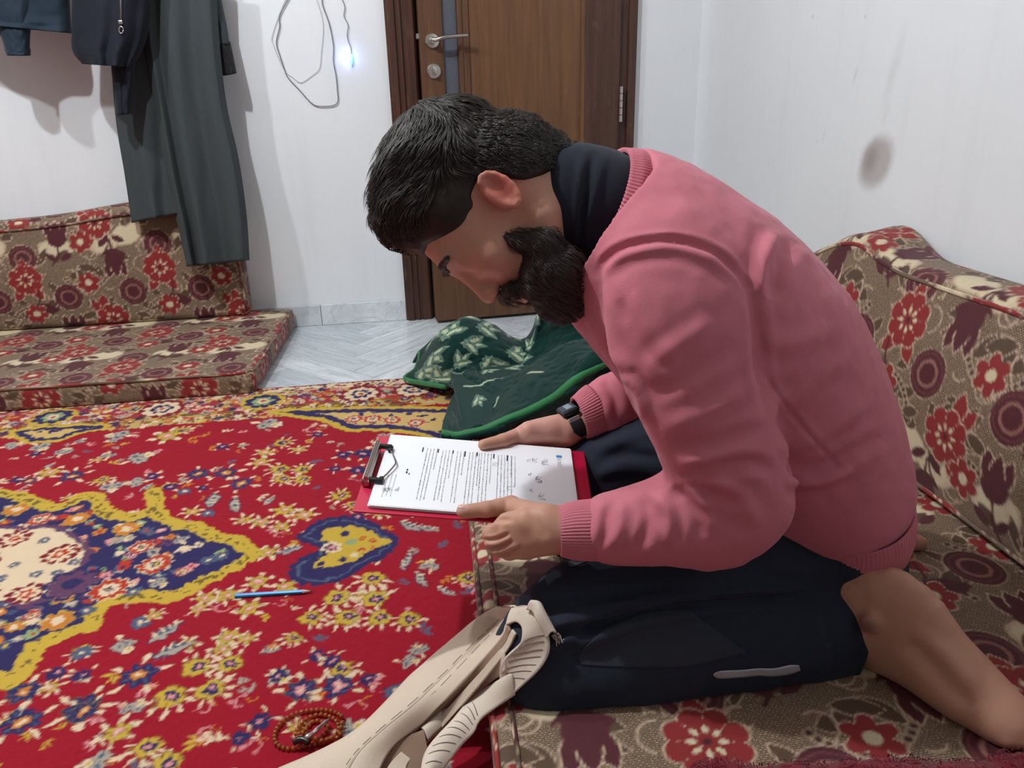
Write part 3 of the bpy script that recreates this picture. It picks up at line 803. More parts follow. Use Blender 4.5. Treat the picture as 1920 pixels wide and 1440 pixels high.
# right backrest
rb = empty('backrest_cushion', (1.1, 1.1, .083), 0, 'long floral brocade backrest cushion with a humped top behind the kneeling man', 'cushion')
BY0, BY1 = .2, 1.93
def xf_rb(p):      # local x runs along the wall away from us, local y is up, local z points out of the wall
    y = (BY0+BY1)/2 + p[:, 0]; t = (p[:, 1]+.22)/.44
    bump_ = np.exp(-((y-1.64)/.10)**2)
    top = .425 + .03*bump_ - .075*np.clip((y-1.70)/.2, 0, 1)**1.5
    # the upper back edge humps up against the wall
    back = np.clip(-p[:, 2]/.09, 0, 1)*np.clip((t-.7)/.3, 0, 1)
    z = .084 + t*top + back*(-.012 + .03*np.exp(-((y-1.68)/.12)**2))
    x = 1.105 - p[:, 2] - .0*t + np.where(p[:, 2] > 0, .045*t - .035*np.sin(np.pi*np.clip(t, 0, 1)), 0)
    x = x + .006*vnoise(np.stack([y, z], -1), 6, 12)
    return np.stack([np.minimum(x, WX-.003), y, z], -1) - np.array([1.1, 1.1, .083])
cushion('cushion_body', ((BY1-BY0)/2, .22, .092), .03, .0042, xf_rb, (.335, .06), rb, hires=(0, -.3, .84, .0042))
hb = (BY1-BY0)/2
piping(rb, xf_rb(np.array([(x, .198, .092) for x in np.linspace(-hb+.02, hb-.03, 20)] + [(hb-.012, .17, .09), (hb-.008, -.2, .09)])), .0048, 260, .4)
piping(rb, xf_rb(np.array([(x, -.202, .091) for x in np.linspace(-hb+.02, hb-.03, 20)])), .0048, 200, .15)

# ------------------------------------------------------------------ soft-body modelling: distance fields and surface nets
class Vol:
    def __init__(s, lo, hi, h):
        s.o = np.array(lo, float); s.h = h
        s.n = np.ceil((np.array(hi)-s.o)/h).astype(int)+1
        s.d = np.full(s.n, .1, np.float32)
    def sl(s, lo, hi, pad):
        a = np.clip(np.floor((np.array(lo)-pad-s.o)/s.h).astype(int), 0, s.n-1)
        b = np.clip(np.ceil((np.array(hi)+pad-s.o)/s.h).astype(int)+1, 1, s.n)
        return a, b
    def pts(s, a, b):
        g = [s.o[i] + s.h*np.arange(a[i], b[i], dtype=np.float32) for i in range(3)]
        return np.stack(np.meshgrid(*g, indexing='ij'), -1).astype(np.float32)
    def put(s, fn, lo, hi, k=.01, op='u'):
        a, b = s.sl(lo, hi, k+.02)
        if np.any(b <= a): return s
        P = s.pts(a, b); d = fn(P).astype(np.float32)
        v = s.d[a[0]:b[0], a[1]:b[1], a[2]:b[2]]
        if op == 'u':
            hh = np.maximum(k-np.abs(v-d), 0)/max(k, 1e-6); v[:] = np.minimum(v, d) - hh*hh*k*.25
        elif op == 's':
            d = -d; hh = np.maximum(k-np.abs(v-d), 0)/max(k, 1e-6); v[:] = np.maximum(v, d) + hh*hh*k*.25
        return s
    def cone(s, a, b, ra, rb, k=.01, op='u'):
        a, b = np.array(a, np.float32), np.array(b, np.float32); e = b-a; L = float(e@e)+1e-12
        def fn(P):
            q = P-a; t = np.clip((q@e)/L, 0, 1)
            return np.sqrt(((q - t[..., None]*e)**2).sum(-1)) - (ra+(rb-ra)*t)
        r = max(ra, rb)
        return s.put(fn, np.minimum(a, b)-r, np.maximum(a, b)+r, k, op)
    def chain(s, pts, rs, k=.006, kj=.004, op='u'):
        for i in range(len(pts)-1): s.cone(pts[i], pts[i+1], rs[i], rs[i+1], kj if i else k, op)
        return s
    def ell(s, c, axes, rad, k=.01, op='u'):
        c = np.array(c, np.float32); A = np.array(axes, np.float32); r = np.array(rad, np.float32)
        def fn(P):
            q = (P-c)@A.T; k0 = np.sqrt(((q/r)**2).sum(-1)); k1 = np.sqrt(((q/(r*r))**2).sum(-1))+1e-9
            return k0*(k0-1)/k1
        e = np.abs(A.T@np.diag(r)).sum(1)
        return s.put(fn, c-e, c+e, k, op)
    def sweep(s, secs, k=.02, sub=3, flat=(False, False), kj=.004, grow=0.0, shrink=1.0):
        C, N, a, w = resample(secs, sub)
        a = a*shrink; w = w*shrink; n = len(C)
        for i in range(n-1):
            c0, e = C[i], C[i+1]-C[i]; L = float(np.linalg.norm(e)); T = e/L
            Na, Nb = N[i], N[i+1]
            a0, a1, w0, w1 = a[i]+grow, a[i+1]+grow, w[i]+grow, w[i+1]+grow
            lo_f, hi_f = flat[0] and i == 0, flat[1] and i == n-2
            def fn(P):
                q = P-c0.astype(np.float32); tt = (q@T.astype(np.float32)); t = np.clip(tt/L, 0, 1)[..., None]
                nn = Na*(1-t)+Nb*t; nn = nn - T*((nn@T)[..., None]); nn = nn/np.linalg.norm(nn, axis=-1, keepdims=True)
                bb = np.cross(np.broadcast_to(T, nn.shape), nn)
                aa = (a0+(a1-a0)*t[..., 0]); ww = (w0+(w1-w0)*t[..., 0])
                dn = (q*nn).sum(-1)/aa; db = (q*bb).sum(-1)/ww
                mm = np.minimum(aa, ww)
                over = np.maximum(tt-L, 0)+np.maximum(-tt, 0)
                r2 = dn*dn+db*db
                k0 = np.sqrt(r2+(over/mm)**2)
                k1 = np.sqrt((dn/aa)**2+(db/ww)**2+(over/mm/mm)**2)+1e-9
                d = k0*(k0-1)/k1
                if lo_f: d = np.where(tt < 0, np.maximum((np.sqrt(r2)-1)*mm, -tt), d)
                if hi_f: d = np.where(tt > L, np.maximum((np.sqrt(r2)-1)*mm, tt-L), d)
                return d
            r = max(a0, a1, w0, w1)
            s.put(fn, np.minimum(C[i], C[i+1])-r, np.maximum(C[i], C[i+1])+r, k if i == 0 else kj)
            if i == 0 and n > 2: pass
        return s
    def net(s, smooth=2):
        d = s.d; n = d.shape
        sg = d < 0
        cnt = np.zeros(tuple(x-1 for x in n), np.int8)
        for dx in (0, 1):
            for dy in (0, 1):
                for dz in (0, 1):
                    cnt += sg[dx:n[0]-1+dx, dy:n[1]-1+dy, dz:n[2]-1+dz]
        act = np.argwhere((cnt > 0) & (cnt < 8))
        ids = np.full(cnt.shape, -1, np.int64); ids[tuple(act.T)] = np.arange(len(act))
        acc = np.zeros((len(act), 3)); num = np.zeros(len(act))
        cor = [(0, 0, 0), (1, 0, 0), (0, 1, 0), (1, 1, 0), (0, 0, 1), (1, 0, 1), (0, 1, 1), (1, 1, 1)]
        val = [d[act[:, 0]+c[0], act[:, 1]+c[1], act[:, 2]+c[2]] for c in cor]
        for i in range(8):
            for j in range(i+1, 8):
                df = np.array(cor[j])-np.array(cor[i])
                if np.abs(df).sum() != 1: continue
                va, vb = val[i], val[j]; mk = (va < 0) != (vb < 0)
                t = va[mk]/(va[mk]-vb[mk])
                acc[mk] += np.array(cor[i]) + t[:, None]*df; num[mk] += 1
        V = s.o + s.h*(act + acc/num[:, None])
        F = []
        for ax in range(3):
            b, c = (ax+1) % 3, (ax+2) % 3
            sl0 = [slice(None)]*3; sl1 = [slice(None)]*3
            sl0[ax] = slice(0, -1); sl1[ax] = slice(1, None)
            A, B = sg[tuple(sl0)], sg[tuple(sl1)]
            e = np.argwhere(A != B)
            e = e[(e[:, b] > 0) & (e[:, c] > 0) & (e[:, b] < n[b]-1) & (e[:, c] < n[c]-1)]
            fl = A[tuple(e.T)]
            q = []
            for ob, oc in ((-1, -1), (0, -1), (0, 0), (-1, 0)):
                o = e.copy(); o[:, b] += ob; o[:, c] += oc; q.append(ids[tuple(o.T)])
            q = np.stack(q, -1)
            q[~fl] = q[~fl][:, ::-1]
            F.append(q)
        F = np.concatenate(F); F = F[(F >= 0).all(1)]
        return relax(V, F, smooth), F

def relax(V, F, it, lam=.5):
    for _ in range(it):
        acc = np.zeros_like(V); num = np.zeros(len(V))
        for i in range(4):
            a, b = F[:, i], F[:, (i+1) % 4]
            for x, y in ((a, b), (b, a)):
                for c in range(3): acc[:, c] += np.bincount(x, V[y, c], len(V))
                num += np.bincount(x, minlength=len(V))
        V = V + lam*(acc/np.maximum(num, 1)[:, None] - V)
    return V

def normals(V, F):
    n = np.cross(V[F[:, 2]]-V[F[:, 0]], V[F[:, 3]]-V[F[:, 1]])
    N = np.zeros_like(V)
    for i in range(4):
        for c in range(3): N[:, c] += np.bincount(F[:, i], n[:, c], len(V))
    return N/np.maximum(np.linalg.norm(N, axis=1, keepdims=True), 1e-12)

def sec(ax, ay, bx, by, y, w, yb=None):
    """cross-section given by its two contour points in the photo, at distance y, with half depth w"""
    A, B = at(ax, ay, y=y), at(bx, by, y=y if yb is None else yb)
    return (A+B)/2, (A-B)/np.linalg.norm(A-B), np.linalg.norm(A-B)/2, w
def resample(secs, sub):
    m_ = (len(secs)-1)*sub+1
    C = spline([q[0] for q in secs], m_); N = spline([q[1] for q in secs], m_)
    N /= np.linalg.norm(N, axis=1, keepdims=True)
    aw = spline([(q[2], q[3]) for q in secs], m_)
    return C, N, aw[:, 0], aw[:, 1]
def bounds(*lists, pad=.04, m_=None):
    P = np.array([q[0] for l in lists for q in l]); r = max(max(q[2], q[3]) for l in lists for q in l)
    return P.min(0)-r-pad, P.max(0)+r+pad

def strokes(V, F, lst):
    """press or raise folds along lines drawn on the camera-facing side of a soft surface"""
    V = V.copy()
    for pts, amp, wid, ylim in lst:
        N = normals(V, F); px = project(V)
        face = ((CAM-V)*N).sum(1) > -.02
        if ylim is not None: face &= (V[:, 1] < ylim)
        pl = spline(pts, max(8, 5*len(pts))); d = np.full(len(V), 1e9); tt = np.zeros(len(V))
        lo, hi = pl.min(0)-4*wid, pl.max(0)+4*wid
        I = np.nonzero(face & (px > lo).all(1) & (px < hi).all(1))[0]
        if len(I) == 0: continue
        q = px[I]; dd = np.full(len(I), 1e9); ts = np.zeros(len(I)); sgn = np.zeros(len(I))
        for i in range(len(pl)-1):
            a, e = pl[i], pl[i+1]-pl[i]; t = np.clip(((q-a)@e)/(e@e), 0, 1)
            r = q-a-t[:, None]*e; l = np.hypot(r[:, 0], r[:, 1]); mk = l < dd
            dd[mk] = l[mk]; ts[mk] = (i+t[mk])/(len(pl)-1); sgn[mk] = np.sign(r[mk, 0]*e[1]-r[mk, 1]*e[0])
        fade = np.clip(np.minimum(ts, 1-ts)*5, 0, 1)**.7
        prof = np.exp(-(dd/wid)**2) - .45*np.exp(-((dd-1.9*wid)/wid)**2)
        V[I] += N[I]*(amp*prof*fade)[:, None]
    return V

def rib_tube(name, secs, mat, parent, nrib=90, amp=.012, rows=10, thick=.004, sub=4, k=None):
    C, N, a, w = resample(secs, sub); n = len(C); k = k or nrib*4
    th = np.linspace(0, 2*np.pi, k, endpoint=False)
    rings = []
    def ring(i, g, off=0.0, rib=True):
        T = C[min(i+1, n-1)]-C[max(i-1, 0)]; T /= np.linalg.norm(T)
        nn = N[i]-T*(N[i]@T); nn /= np.linalg.norm(nn); bb = np.cross(T, nn)
        r = 1 + (amp*np.cos(nrib*th) if rib else 0)
        return C[i] + T*off + (r*np.cos(th)*(a[i]+g))[:, None]*nn + (r*np.sin(th)*(w[i]+g))[:, None]*bb
    rings.append(ring(0, -thick, .002, False)); rings.append(ring(0, -.001, 0))
    for i in range(n): rings.append(ring(i, 0))
    rings.append(ring(n-1, -.001, 0)); rings.append(ring(n-1, -thick, -.002, False))
    V = np.concatenate(rings); R = len(rings)
    idx = np.arange(R*k).reshape(R, k)
    F = np.stack([idx[:-1], np.roll(idx, -1, 1)[:-1], np.roll(idx, -1, 1)[1:], idx[1:]], -1).reshape(-1, 4)
    return mesh(name, V, F, mat, parent)

# ------------------------------------------------------------------ the kneeling man
person = empty('person', (.45, 1.0, .085), 0, 'kneeling bearded man in a pink sweatshirt bent over a red clipboard', 'person')
def kid(o, par=None):
    par = par or person
    o.parent = par
    if par is person: o.location = -Vector(person.location)
    return o
def cloth_mat(name, c, dark=.14, rough=.85, weave=900, sheen=.25, lump=30):
    g = NT(name); v = g.coord()
    n = g.noise(v, weave, 2); n1 = g.noise(v, lump, 4)
    c = np.array(c)
    g.base(g.mix(g.math('ADD', g.math('MULTIPLY', n, .6), g.math('MULTIPLY', n1, .4)), c*(1-dark), np.minimum(c*(1+dark), 1)))
    g.p(Roughness=rough, Sheen_Weight=sheen*.5, Sheen_Roughness=.4, Specular_IOR_Level=.08)
    g.bump(n, .4, .0008)
    return g.m
M_PINK = cloth_mat('pink_sweatshirt_knit', lin(200, 118, 131))
M_NAVY = cloth_mat('dark_turtleneck_knit', lin(42, 44, 54))
M_TROU = cloth_mat('black_blue_trouser_jersey', lin(46, 51, 63), sheen=.15)
M_TROU2 = cloth_mat('charcoal_mesh_panel', lin(56, 60, 70), sheen=.15)

torso = [sec(1186, 292, 1104, 512, 1.0, .084), sec(1240, 292, 1108, 582, 1.0, .135), sec(1320, 332, 1130, 650, 1.0, .185), sec(1410, 390, 1185, 715, 1.0, .195), sec(1500, 470, 1240, 790, 1.0, .19), sec(1573, 575, 1280, 860, 1.0, .182), sec(1630, 700, 1320, 905, .995, .178), sec(1655, 800, 1370, 935, .99, .178), sec(1655, 860, 1420, 970, .985, .176)]
armU = [sec(1345, 470, 1140, 470, .875, .05), sec(1398, 560, 1142, 585, .852, .062), sec(1418, 690, 1180, 680, .835, .062), sec(1438, 800, 1228, 790, .82, .06), sec(1464, 900, 1268, 880, .812, .056), sec(1468, 965, 1300, 935, .81, .052)]
armL = [sec(1462, 975, 1330, 880, .812, .05), sec(1400, 1030, 1285, 893, .815, .054), sec(1310, 1038, 1255, 893, .82, .052), sec(1200, 1045, 1185, 925, .835, .045), sec(1128, 1040, 1112, 945, .85, .038)]
farS = torso[2][0] + np.array([.0, .165, -.01])
fe = at(1330, 770, y=1.25)
nrm = lambda v: np.asarray(v)/np.linalg.norm(v)
farU = [(farS, nrm((.9, 0, .3)), .07, .06), (farS*.5+fe*.5, nrm((1, 0, .1)), .068, .06), (fe, nrm((1, 0, -.3)), .06, .055)]
farL = [(fe, nrm((.2, 0, 1)), .055, .05), sec(1210, 690, 1235, 800, 1.21, .046), sec(1145, 703, 1170, 812, 1.19, .042), sec(1110, 722, 1128, 818, 1.18, .037)]
lo, hi = bounds(torso, armU, armL, farU, farL)
sw = Vol(lo, hi, .0037)
sw.sweep(torso, .02, 3, (True, True), .012)
sw.sweep(armU, .022, 3, kj=.012)
sw.sweep(armL, .022, 3, (False, True), .012)
sw.sweep(farU, .02, 3); sw.sweep(farL, .02, 3, (False, True))
C0 = torso[0][0]; T0 = nrm(np.cross(torso[0][1], (0, 1., 0))); T0 = T0*np.sign(T0[0]); C0 = C0 + T0*.010; c_s = (C0-T0*.05).astype(np.float32)
sw.put(lambda P: np.maximum(np.linalg.norm(P-c_s, axis=-1)-.112, (P-C0.astype(np.float32))@T0.astype(np.float32)), c_s-.11, c_s+.11, .006, 's')
V, F = sw.net(3)
sw_folds = [
    ([(1126, 515), (1136, 488), (1175, 462), (1255, 450), (1330, 470), (1380, 508), (1412, 548)], -.0048, 7, .97),
    ([(1132, 530), (1143, 502), (1180, 478), (1258, 466), (1325, 486), (1372, 520)], .003, 10, .97),
    ([(1150, 500), (1140, 620), (1175, 700), (1215, 790)], .004, 16, .97),
    ([(1412, 545), (1420, 600), (1424, 680), (1440, 780)], -.006, 11, .97),
    ([(1425, 560), (1428, 500), (1452, 430)], .006, 13, 1.1), ([(1452, 560), (1462, 500), (1490, 450)], -.004, 14, 1.1),
    ([(1424, 690), (1480, 770), (1540, 840), (1585, 890)], -.002, 5, 1.0),
    ([(1450, 800), (1520, 760), (1600, 690)], -.005, 18, 1.05), ([(1455, 845), (1540, 820), (1640, 740)], .005, 16, 1.05),
    ([(1470, 880), (1560, 868), (1650, 815)], -.007, 13, 1.05), ([(1470, 905), (1540, 902), (1600, 880)], .006, 11, 1.05),
    ([(1470, 860), (1540, 845), (1600, 800)], -.004, 12, 1.05), ([(1460, 740), (1520, 700), (1580, 620)], -.004, 18, 1.05),
    ([(1430, 640), (1500, 640), (1550, 610)], .003, 18, 1.05),
    ([(1220, 740), (1300, 700), (1380, 640)], -.0035, 16, .97), ([(1210, 690), (1280, 640), (1340, 600)], .003, 16, .97),
    ([(1240, 800), (1330, 770), (1420, 720)], .0035, 16, .97), ([(1255, 840), (1340, 830), (1440, 800)], -.004, 15, .97),
    ([(1275, 895), (1330, 885), (1400, 870), (1455, 880)], -.0065, 13, .97), ([(1275, 910), (1340, 925), (1400, 950)], -.005, 12, .97),
    ([(1260, 915), (1300, 960), (1320, 1010)], -.0055, 12, .97), ([(1235, 920), (1255, 970), (1250, 1025)], .005, 12, .97),
    ([(1205, 925), (1215, 980), (1195, 1035)], -.0045, 11, .97), ([(1170, 935), (1165, 985), (1150, 1030)], .0045, 11, .97),
    ([(1140, 945), (1135, 985), (1128, 1030)], -.004, 8, .97), ([(1330, 900), (1380, 935), (1430, 990)], .004, 16, .97),
    ([(1300, 350), (1340, 400), (1420, 450)], -.002, 22, 1.2), ([(1160, 560), (1200, 640), (1250, 700)], -.003, 14, .97),
    ([(1100, 560), (1130, 640), (1180, 700)], .004, 12, 1.2),
    ([(1130, 715), (1150, 740), (1160, 790)], -.004, 9, None), ([(1170, 700), (1195, 730), (1215, 780)], .004, 9, None)]
V = strokes(V, F, sw_folds)
N = normals(V, F)
V = V + N*(.0022*vnoise(V*np.array([1, 1, .6]), 20, 71) + .0011*vnoise(V, 55, 72))[:, None]
shirt = kid(mesh('sweatshirt', V, F, M_PINK))
tag(shirt, 'pink crew neck sweatshirt')
# ribbed cuffs, hem and collar
rib_tube('cuff', [sec(1130, 1041, 1114, 944, .85, .039), sec(1085, 1040, 1070, 948, .855, .0365), sec(1055, 1034, 1043, 956, .858, .033)], M_PINK, shirt, 56, .022)
rib_tube('cuff', [sec(1108, 722, 1128, 818, 1.18, .0375), sec(1090, 735, 1112, 822, 1.175, .035), sec(1074, 748, 1096, 822, 1.172, .031)], M_PINK, shirt, 56, .022)
rib_tube('hem_band', [sec(1655, 855, 1420, 965, .985, .177), sec(1660, 885, 1425, 985, .985, .174), sec(1652, 925, 1430, 1015, .985, .166)], M_PINK, shirt, 120, .0022, k=840)
col = [sec(1200, 281, 1113, 535, 1.0, .1005), sec(1176, 274, 1097, 526, 1.0, .097), sec(1152, 271, 1083, 512, 1.0, .087)]
rib_tube('collar', col, M_PINK, shirt, 110, .02)
for o in shirt.children: o.location = (0, 0, 0)
# turtleneck
tn = Vol(*bounds([sec(1150, 278, 1080, 500, 1.0, .07), sec(1066, 275, 1058, 450, 1.0, .06)]), .0035)
tn.sweep([sec(1170, 292, 1096, 510, 1.0, .078), sec(1140, 280, 1078, 496, 1.0, .072), sec(1112, 275, 1068, 486, 1.0, .068), sec(1085, 271, 1061, 478, 1.0, .067), sec(1070, 272, 1058, 474, 1.0, .065)], .01, 3, (False, True), .006)
V, F = tn.net(2)
V = strokes(V, F, [([(1112, 280), (1102, 340), (1092, 420), (1084, 480)], -.004, 6, None), ([(1090, 290), (1082, 360), (1080, 440)], .002, 6, None), ([(1135, 285), (1118, 360), (1100, 430)], .0025, 7, None)])
kid(mesh('turtleneck', V, F, M_NAVY))

# trousers
pelvis = [sec(1650, 865, 1400, 960, .985, .160), sec(1652, 915, 1420, 1000, .985, .165), sec(1640, 985, 1450, 1040, .985, .165), sec(1600, 1060, 1500, 1080, .985, .15)]
thighN = [sec(985, 1165, 1000, 1280, .872, .05), sec(1035, 1095, 1075, 1235, .88, .062), sec(1130, 1046, 1160, 1205, .89, .07), sec(1290, 1005, 1300, 1195, .90, .076), sec(1450, 960, 1450, 1175, .915, .082), sec(1560, 940, 1575, 1130, .935, .09)]
shinN = [sec(1002, 1195, 1002, 1322, .855, .05), sec(1090, 1182, 1100, 1322, .852, .056), sec(1200, 1150, 1200, 1314, .85, .06), sec(1330, 1128, 1330, 1302, .85, .062), sec(1460, 1118, 1465, 1288, .848, .058), sec(1568, 1112, 1598, 1270, .845, .052)]
thighF = [sec(1052, 872, 1050, 985, 1.17, .055), sec(1110, 822, 1105, 975, 1.165, .066), sec(1215, 782, 1225, 970, 1.15, .078), sec(1350, 790, 1370, 990, 1.11, .085), sec(1500, 850, 1520, 1020, 1.06, .09)]
shinF = [(np.array([.27, 1.16, .142]), np.array([0, 0, 1.]), .055, .055), (np.array([.45, 1.14, .146]), np.array([0, 0, 1.]), .058, .06), (np.array([.66, 1.12, .135]), np.array([0, 0, 1.]), .045, .048)]
lo, hi = bounds(pelvis, thighN, shinN, thighF, shinF, pad=.01)
lo[2] = .07
tr = Vol(lo, hi, .0045)
tr.sweep(pelvis, .02, 3); tr.sweep(thighN, .03, 3, kj=.012); tr.sweep(thighF, .03, 3, kj=.012)
d0 = tr.d.copy()
tr.sweep(shinN, .012, 3, (False, True), .01); tr.sweep(shinF, .012, 3, (False, True))
# a deep crease between thigh and calf
V, F = tr.net(3)
tf = [([(1075, 1200), (1110, 1182), (1200, 1150), (1320, 1132), (1450, 1122), (1560, 1112)], -.010, 9, .95),
      ([(1000, 1180), (1080, 1160), (1180, 1130), (1300, 1115)], .004, 12, .95), ([(985, 1200), (1060, 1190), (1150, 1160)], -.005, 9, .95),
      ([(1010, 1215), (1050, 1205), (1100, 1180)], .004, 8, .95), ([(1000, 1150), (1100, 1125), (1230, 1105)], -.0035, 10, .95),
      ([(1400, 1060), (1480, 1090), (1560, 1100)], -.004, 12, .95), ([(1480, 1000), (1560, 1040), (1610, 1060)], -.004, 12, 1.0),
      ([(1480, 960), (1570, 985), (1640, 980)], .003, 12, 1.0), ([(1540, 1140), (1560, 1200), (1565, 1260)], -.003, 10, .95),
      ([(1120, 860), (1180, 850), (1250, 860)], -.005, 10, None), ([(1110, 890), (1190, 880), (1260, 900)], .004, 10, None), ([(1130, 835), (1200, 815), (1250, 820)], .003, 10, None)]
V = strokes(V, F, tf)
N = normals(V, F); V = V + N*(.0018*vnoise(V, 24, 81) + .0008*vnoise(V, 70, 82))[:, None]
V[:, 2] = np.maximum(V[:, 2], .0835)
trou = kid(mesh('trousers', V, F, M_TROU))
tag(trou, 'black jogging trousers with a silver reflective strip')
BV = BVHTree.FromPolygons([tuple(v) for v in V], [tuple(f) for f in F.tolist()])
def on_surf(bvh, px, py, lift=.0012):
    v = nrm(FWD + RGT*(px-960)/F_PX - UPV*(py-720)/F_PX)
    h = bvh.ray_cast(Vector(CAM), Vector(v))
    if h[0] is None: return None
    return np.array(h[0]) + np.array(h[1])*lift*(1 if (np.array(h[1])@v) < 0 else -1)
def decal(name, bvh, top, bot, mat, parent, n=40, rows=5, lift=.0012):
    A, B = spline(top, n), spline(bot, n)
    vs = []; ok = True
    for r in range(rows):
        for i in range(n):
            q = A[i]*(1-r/(rows-1)) + B[i]*r/(rows-1)
            p = on_surf(bvh, q[0], q[1], lift); vs.append(p if p is not None else vs[-1])
    idx = np.arange(rows*n).reshape(rows, n)
    F_ = np.stack([idx[:-1, :-1], idx[1:, :-1], idx[1:, 1:], idx[:-1, 1:]], -1).reshape(-1, 4)
    o = mesh(name, vs, F_, mat, parent)
    md = o.modifiers.new('thickness', 'SOLIDIFY'); md.thickness = .0006; md.offset = 0
    return o
M_SILVER = simple('silver_reflective_tape', lin(168, 168, 176), .4, .2, .05)
M_LOGO = simple('grey_print', lin(72, 82, 92), .6)
decal('reflective_strip', BV, [(1337, 1262), (1350, 1257), (1390, 1255), (1420, 1252), (1450, 1252), (1480, 1246), (1497, 1246)], [(1337, 1266), (1350, 1271), (1390, 1269), (1420, 1266), (1450, 1267), (1480, 1263), (1500, 1256)], M_SILVER, trou, lift=.0015)
decal('printed_swoosh', BV, [(1066, 1056), (1075, 1050), (1090, 1051), (1110, 1047), (1140, 1042)], [(1066, 1060), (1074, 1064), (1090, 1058), (1110, 1051), (1140, 1043)], M_LOGO, trou, 30, 4, .0015)
decal('calf_panel', BV, [(1082, 1232), (1105, 1205), (1150, 1172), (1215, 1146), (1290, 1142)], [(1090, 1246), (1150, 1250), (1220, 1252), (1300, 1248), (1400, 1225)], M_TROU2, trou, 60, 24, .0009)
hemC = [sec(1558, 1112, 1585, 1271, .845, .0525), sec(1569, 1112, 1600, 1271, .845, .053)]
rib_tube('trouser_hem', hemC, M_TROU, trou, 60, .0, k=80)
for o in trou.children: o.location = (0, 0, 0)

# clipboard plane (solved from three corners of the A4 sheet), used by the hands too
PA, PB, PD = np.array([-.066, .969, .335]), np.array([-.032, 1.178, .344]), np.array([.260, 1.132, .312])
bx_ = nrm(PD-PB); by_ = nrm((PB-PA) - bx_*((PB-PA)@bx_)); bz_ = np.cross(bx_, by_)
def onb(px, py, lift=0.0):
    v = FWD + RGT*(px-960)/F_PX - UPV*(py-720)/F_PX
    t = ((PA+bz_*lift-CAM)@bz_)/(v@bz_)
    return CAM + v*t
def brd(s, t, z=0.0): return PA + bx_*s + by_*t + bz_*z

# ---- skin: head, neck, trunk, arms, hands, legs and feet as one body mesh
HO = at(940, 395, y=1.0)
hu = nrm(-.93*RGT + .37*UPV); hf = nrm(-.37*RGT - .93*UPV); hl = -FWD
HA = np.array([hu, hf, hl])
def H(u, f, l=0.0): return HO + u*hu + f*hf + l*hl
hd = Vol(HO-.24, HO+.24, .003)
hd.ell(H(.045, -.006), HA, (.086, .096, .076), .01)
hd.ell(H(-.004, .043), HA, (.084, .052, .060), .03)
for sgn in (-1, 1):
    hd.cone(H(-.052, .0, .05*sgn), H(-.1, .07, .016*sgn), .02, .018, .025)
    hd.ell(H(-.014, .066, .042*sgn), HA, (.02, .02, .02), .02)
hd.ell(H(-.1, .078), HA, (.019, .018, .022), .015)
hd.cone(H(.036, .086, -.034), H(.036, .086, .034), .011, .011, .014)
for sgn in (-1, 1):
    hd.ell(H(.012, .103, .031*sgn), HA, (.013, .016, .016), .012, 's')
    hd.ell(H(.010, .080, .031*sgn), HA, (.0125, .0125, .0135), .004)
    hd.cone(H(.0165, .0895, .022*sgn), H(.0165, .086, .041*sgn), .0035, .0035, .004)
hd.cone(H(.028, .088), H(-.022, .106), .008, .0105, .012)
hd.ell(H(-.026, .107), HA, (.010, .010, .011), .006)
for sgn in (-1, 1): hd.ell(H(-.029, .1, .012*sgn), HA, (.0075, .008, .0075), .006)
hd.cone(H(-.056, .094, -.02), H(-.056, .094, .02), .0065, .0065, .008); hd.cone(H(-.069, .092, -.017), H(-.069, .092, .017), .007, .007, .006)
for sgn in (-1, 1):
    EA = np.array([nrm(hu*.96+hf*-.28), nrm(hf*.96+hu*.28), hl*sgn])
    hd.ell(H(.003, -.004, .080*sgn), EA, (.029, .0175, .0075), .006)
    hd.ell(H(.008, -.007, .0875*sgn), EA, (.017, .009, .0065), .003, 's')
    hd.ell(H(-.006, .0, .089*sgn), EA, (.009, .007, .008), .004, 's')
    arc = [H(.003+.0265*math.cos(w)*.98+.0155*math.sin(w)*.28, -.004+.0155*math.sin(w)*.96-.0265*math.cos(w)*.28, .0845*sgn) for w in np.linspace(.5, -3.3, 9)]
    hd.chain(arc, [.0034]*9, .004, .003)
nb = at(1125, 385, y=1.0)
hd.cone(H(-.01, -.03), at(1060, 385, y=1.0), .062, .056, .03)
hd.cone(at(1060, 385, y=1.0), nb, .055, .054, .01)
body_parts = [hd.net(2)]
# trunk and limbs inside the clothes
tk = Vol(*bounds(torso, pelvis, armU, armL, thighN, shinN, thighF, shinF, farU, farL), .010)
tk.cone(at(1060, 385, y=1.0), torso[2][0], .045, .05, .02)
tk.sweep(torso[2:], .03, 2, shrink=.75); tk.sweep(pelvis[:3], .03, 2, shrink=.75)
for l in (armU, armL, thighN, shinN, thighF, shinF, farU, farL): tk.sweep(l, .02, 2, shrink=.6)
body_parts.append(tk.net(1))
